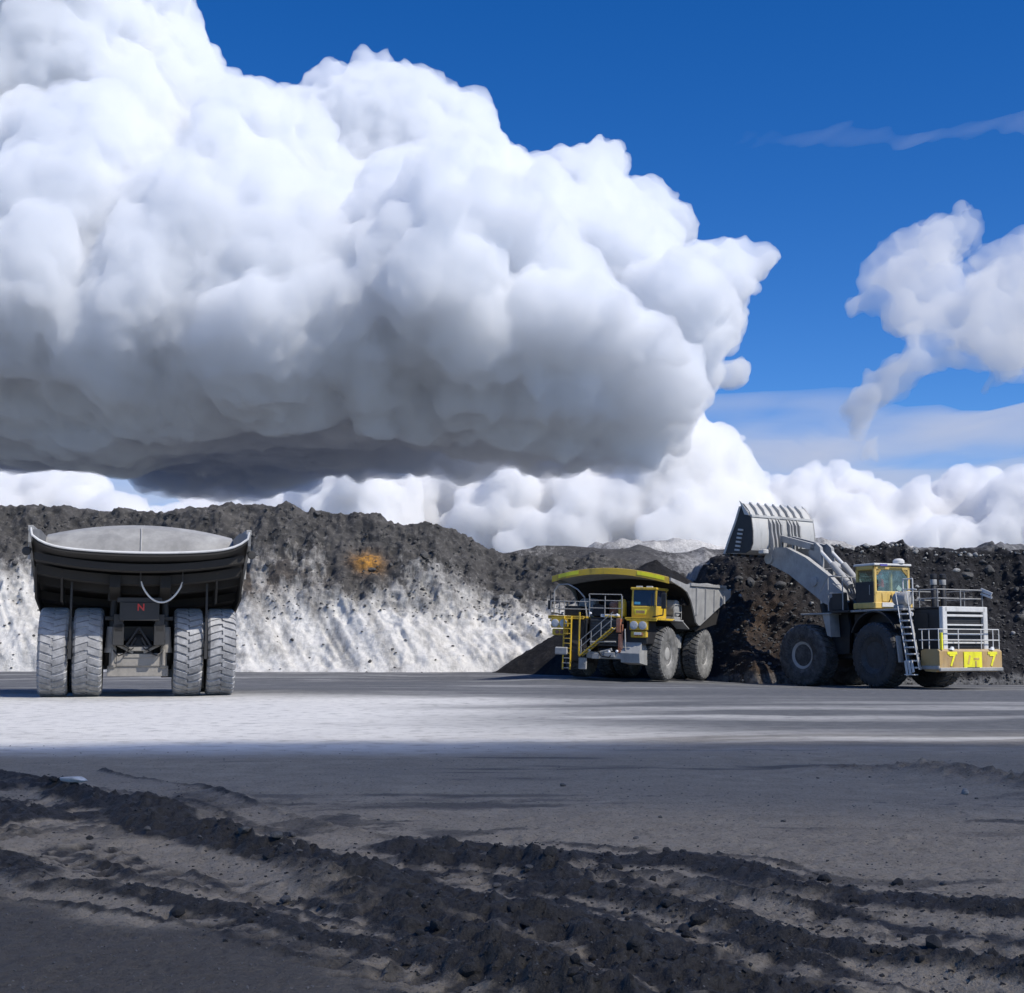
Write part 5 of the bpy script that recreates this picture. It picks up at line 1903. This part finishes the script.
XYc = np.stack([X, Yf], 1)
def gz_true(x, y):
    """height of the ground sheet at a point, from its nearest vertices"""
    i = int(np.clip(np.searchsorted(rows, y), 1, len(rows) - 1))
    w = len(U)
    best = []
    for r in (i - 1, i):
        xs = X[r * w:(r + 1) * w]
        best.append(np.interp(x, xs, Zg[r * w:(r + 1) * w]))
    f = (y - rows[i - 1]) / (rows[i] - rows[i - 1])
    return best[0] * (1 - f) + best[1] * f

def put_rock(name, kind, p, size, label, cat, group, sink=.25):
    o = bpy.data.objects.new(name, random.choice(ROCKS[kind]))
    COL.objects.link(o)
    o.location = (p[0], p[1], p[2] + size * (.55 - sink))
    o.rotation_euler = (random.uniform(-.3, .3), random.uniform(-.3, .3), random.uniform(0, 6.28))
    s = size * random.uniform(.85, 1.15)
    o.scale = (s, s, s)
    return tag(o, label, cat, group)

random.seed(21)
weights = [5, 3, 4, 4, 2, .6]
RUT_NAMES = ['the widest churned ridge that crosses the whole foreground', 'the thin ridge bordering the smooth bare corner', 'the rut edge next to the flat packed ground', 'the ridge between the two right-hand wheel tracks', 'the broken mud beside the whitish stone']
RUT_NAMES[3] = 'the ridge between the twin wheel tracks'
n_c = 0
while n_c < 115:
    ri = random.choices(range(5), weights[:5])[0]
    line, w, h, mm = RUTS[ri]
    k_ = random.randrange(len(line) - 1)
    q = line[k_] + (line[k_ + 1] - line[k_]) * random.random()
    q = q + np.array([random.gauss(0, w * .75), random.gauss(0, w * .75)])
    if not (6.3 < q[1] < 18) or abs(q[0]) > q[1] * .38:
        continue
    size = random.choice((.018, .025, .03, .04, .055)) * random.uniform(.8, 1.2)
    put_rock('mud_clod', 'mud_clod', (q[0], q[1], gz_true(*q)), size, '%s dark clod of mud on %s' % (('crumb-sized', 'small', 'big')[int(size > .026) + int(size > .042)], RUT_NAMES[ri]), 'mud clod', 'mud clods along ' + RUT_NAMES[ri])
    n_c += 1
for i in range(34):
    px, py = random.uniform(120, 1010), random.uniform(755, 900)
    q = on_ground(px, py)
    put_rock('stone', 'grey_stone', (q[0], q[1], gz_true(*q)), random.choice((.018, .025, .035, .05)), 'small grey stone lying on the bare packed ground', 'stone', 'stones on the packed ground')
q = on_ground(73, 796)
o = put_rock('pale_stone', 'white_stone', (q[0], q[1], gz_true(*q) + .0), .125, 'flat whitish stone resting on the dark churned mud', 'stone', None)
o.rotation_euler = (0, .1, .1)
o.scale = (.15, .09, .075)
q = on_ground(965, 793)
o = put_rock('light_grey_stone', 'pale_boulder', (q[0], q[1], gz_true(*q)), .06, 'light grey stone on the low rough berm at the edge of the flat', 'stone', None)

PL_L = [(-26, 'above the rear-facing haul truck'), (-9, 'near the rusty orange patch'), (99, 'behind the yellow fronted truck')]
PL_R = [(19.5, 'beneath the raised bucket'), (29, 'behind the loader cab'), (99, 'beyond the loader bumper')]
def scatter_bank(B, n, x0, x1, t0, t1, kind, sizes, label, group, name, places):
    nr_, nc_ = B.shape[:2]
    k = 0
    while k < n:
        i, j = random.randrange(int(t0 * 150), int(t1 * 150)), random.randrange(nc_)
        p = B[i, j]
        if not x0 < p[0] < x1:
            continue
        sz_ = random.choice(sizes) * random.uniform(.8, 1.2)
        where = next(w_ for lim, w_ in places if p[0] < lim)
        put_rock(name, kind, p, sz_, '%s %s %s' % ('larger' if sz_ > np.mean(sizes) else 'smaller', label, where), 'boulder', group + ' ' + where, .35)
        k += 1
scatter_bank(BL, 60, -43, 14, .58, .98, 'dark_boulder', (.2, .25, .3, .4), 'dark boulder in the grey bank face', 'dark boulders', 'boulder', PL_L)
scatter_bank(BL, 30, -43, 6, .03, .45, 'dark_boulder', (.10, .13, .17), 'dark rock on the white dusty slope', 'dark rocks on the white slope', 'boulder', PL_L)
scatter_bank(BR, 60, 16, 40, .05, .95, 'dark_boulder', (.15, .2, .3, .42), 'dark boulder in the black bank', 'boulders in the black bank', 'boulder', PL_R)
scatter_bank(BR, 34, 16, 40, .05, .95, 'pale_boulder', (.10, .14, .2), 'pale chip of rock in the black bank', 'pale rock chips in the black bank', 'rock_chip', PL_R)
scatter_bank(BR, 70, 19, 40, .96, 1.0, 'pale_boulder', (.08, .12, .2), 'pale boulder on the black bank rim', 'pale boulders on the rim', 'boulder', PL_R)

def gravel(name, pts, sizes, mat, label):
    base = [(1, 0, -.2), (-.5, .87, -.25), (-.5, -.87, -.2), (.35, .6, .45), (-.7, .1, .5), (.3, -.65, .4)]
    fc = [(0, 1, 2), (0, 3, 1), (1, 4, 2), (2, 5, 0), (3, 4, 1), (4, 5, 2), (5, 3, 0), (3, 5, 4)]
    Bv = np.array(base)
    n = len(pts)
    a = rng.uniform(0, 6.28, n)
    ca, sa = np.cos(a), np.sin(a)
    V = Bv[None] * (sizes[:, None, None] * rng.uniform(.65, 1.35, (n, 6, 3)))
    Vx = V[..., 0] * ca[:, None] - V[..., 1] * sa[:, None]
    Vy = V[..., 0] * sa[:, None] + V[..., 1] * ca[:, None]
    V = np.stack([Vx, Vy, V[..., 2]], -1) + pts[:, None, :]
    Fc = (np.array(fc)[None] + 6 * np.arange(n)[:, None, None]).reshape(-1, 3)
    me = bpy.data.meshes.new(name)
    me.from_pydata(V.reshape(-1, 3).tolist(), [], Fc.tolist())
    me.update()
    return tag(link(name, me, MAT[mat]), label, 'gravel', None, 'stuff')
pts, sz = [], []
for i in range(2600):
    py = 700 + 293 * random.random() ** .8
    if py < 745:
        continue
    q = on_ground(random.uniform(-20, 1044), py)
    pts.append((q[0], q[1], gz_true(*q)))
    sz.append(random.uniform(.003, .010) * (1 + .04 * q[1]))
gravel('gravel', np.array(pts), np.array(sz), 'grey_stone', 'fine grey gravel strewn over the packed ground')
pts, sz = [], []
for i in range(2600):
    line, w, h, mm = random.choices(RUTS[:5], weights[:5])[0]
    k_ = random.randrange(len(line) - 1)
    q = line[k_] + (line[k_ + 1] - line[k_]) * random.random() + np.array([random.gauss(0, w), random.gauss(0, w)])
    if q[1] < 5.8 or q[1] > 20:
        continue
    pts.append((q[0], q[1], gz_true(*q)))
    sz.append(random.uniform(.006, .022))
gravel('mud_crumbs', np.array(pts), np.array(sz), 'mud_clod', 'crumbs of dark mud thrown out beside the ruts')
pts, sz = [], []
for B, x0, x1, n in ((BL, -45, 15, 1500), (BR, 15, 42, 2600)):
    k = 0
    while k < n:
        i, j = random.randrange(64 if B is BL and random.random() < .85 else 2, 149), random.randrange(B.shape[1])
        if x0 < B[i, j, 0] < x1:
            pts.append(B[i, j] + np.array([0, -.02, .02]))
            sz.append(random.uniform(.05, .16))
            k += 1
gravel('bank_rubble', np.array(pts), np.array(sz), 'dark_boulder', 'loose dark rubble scattered over the bank faces')
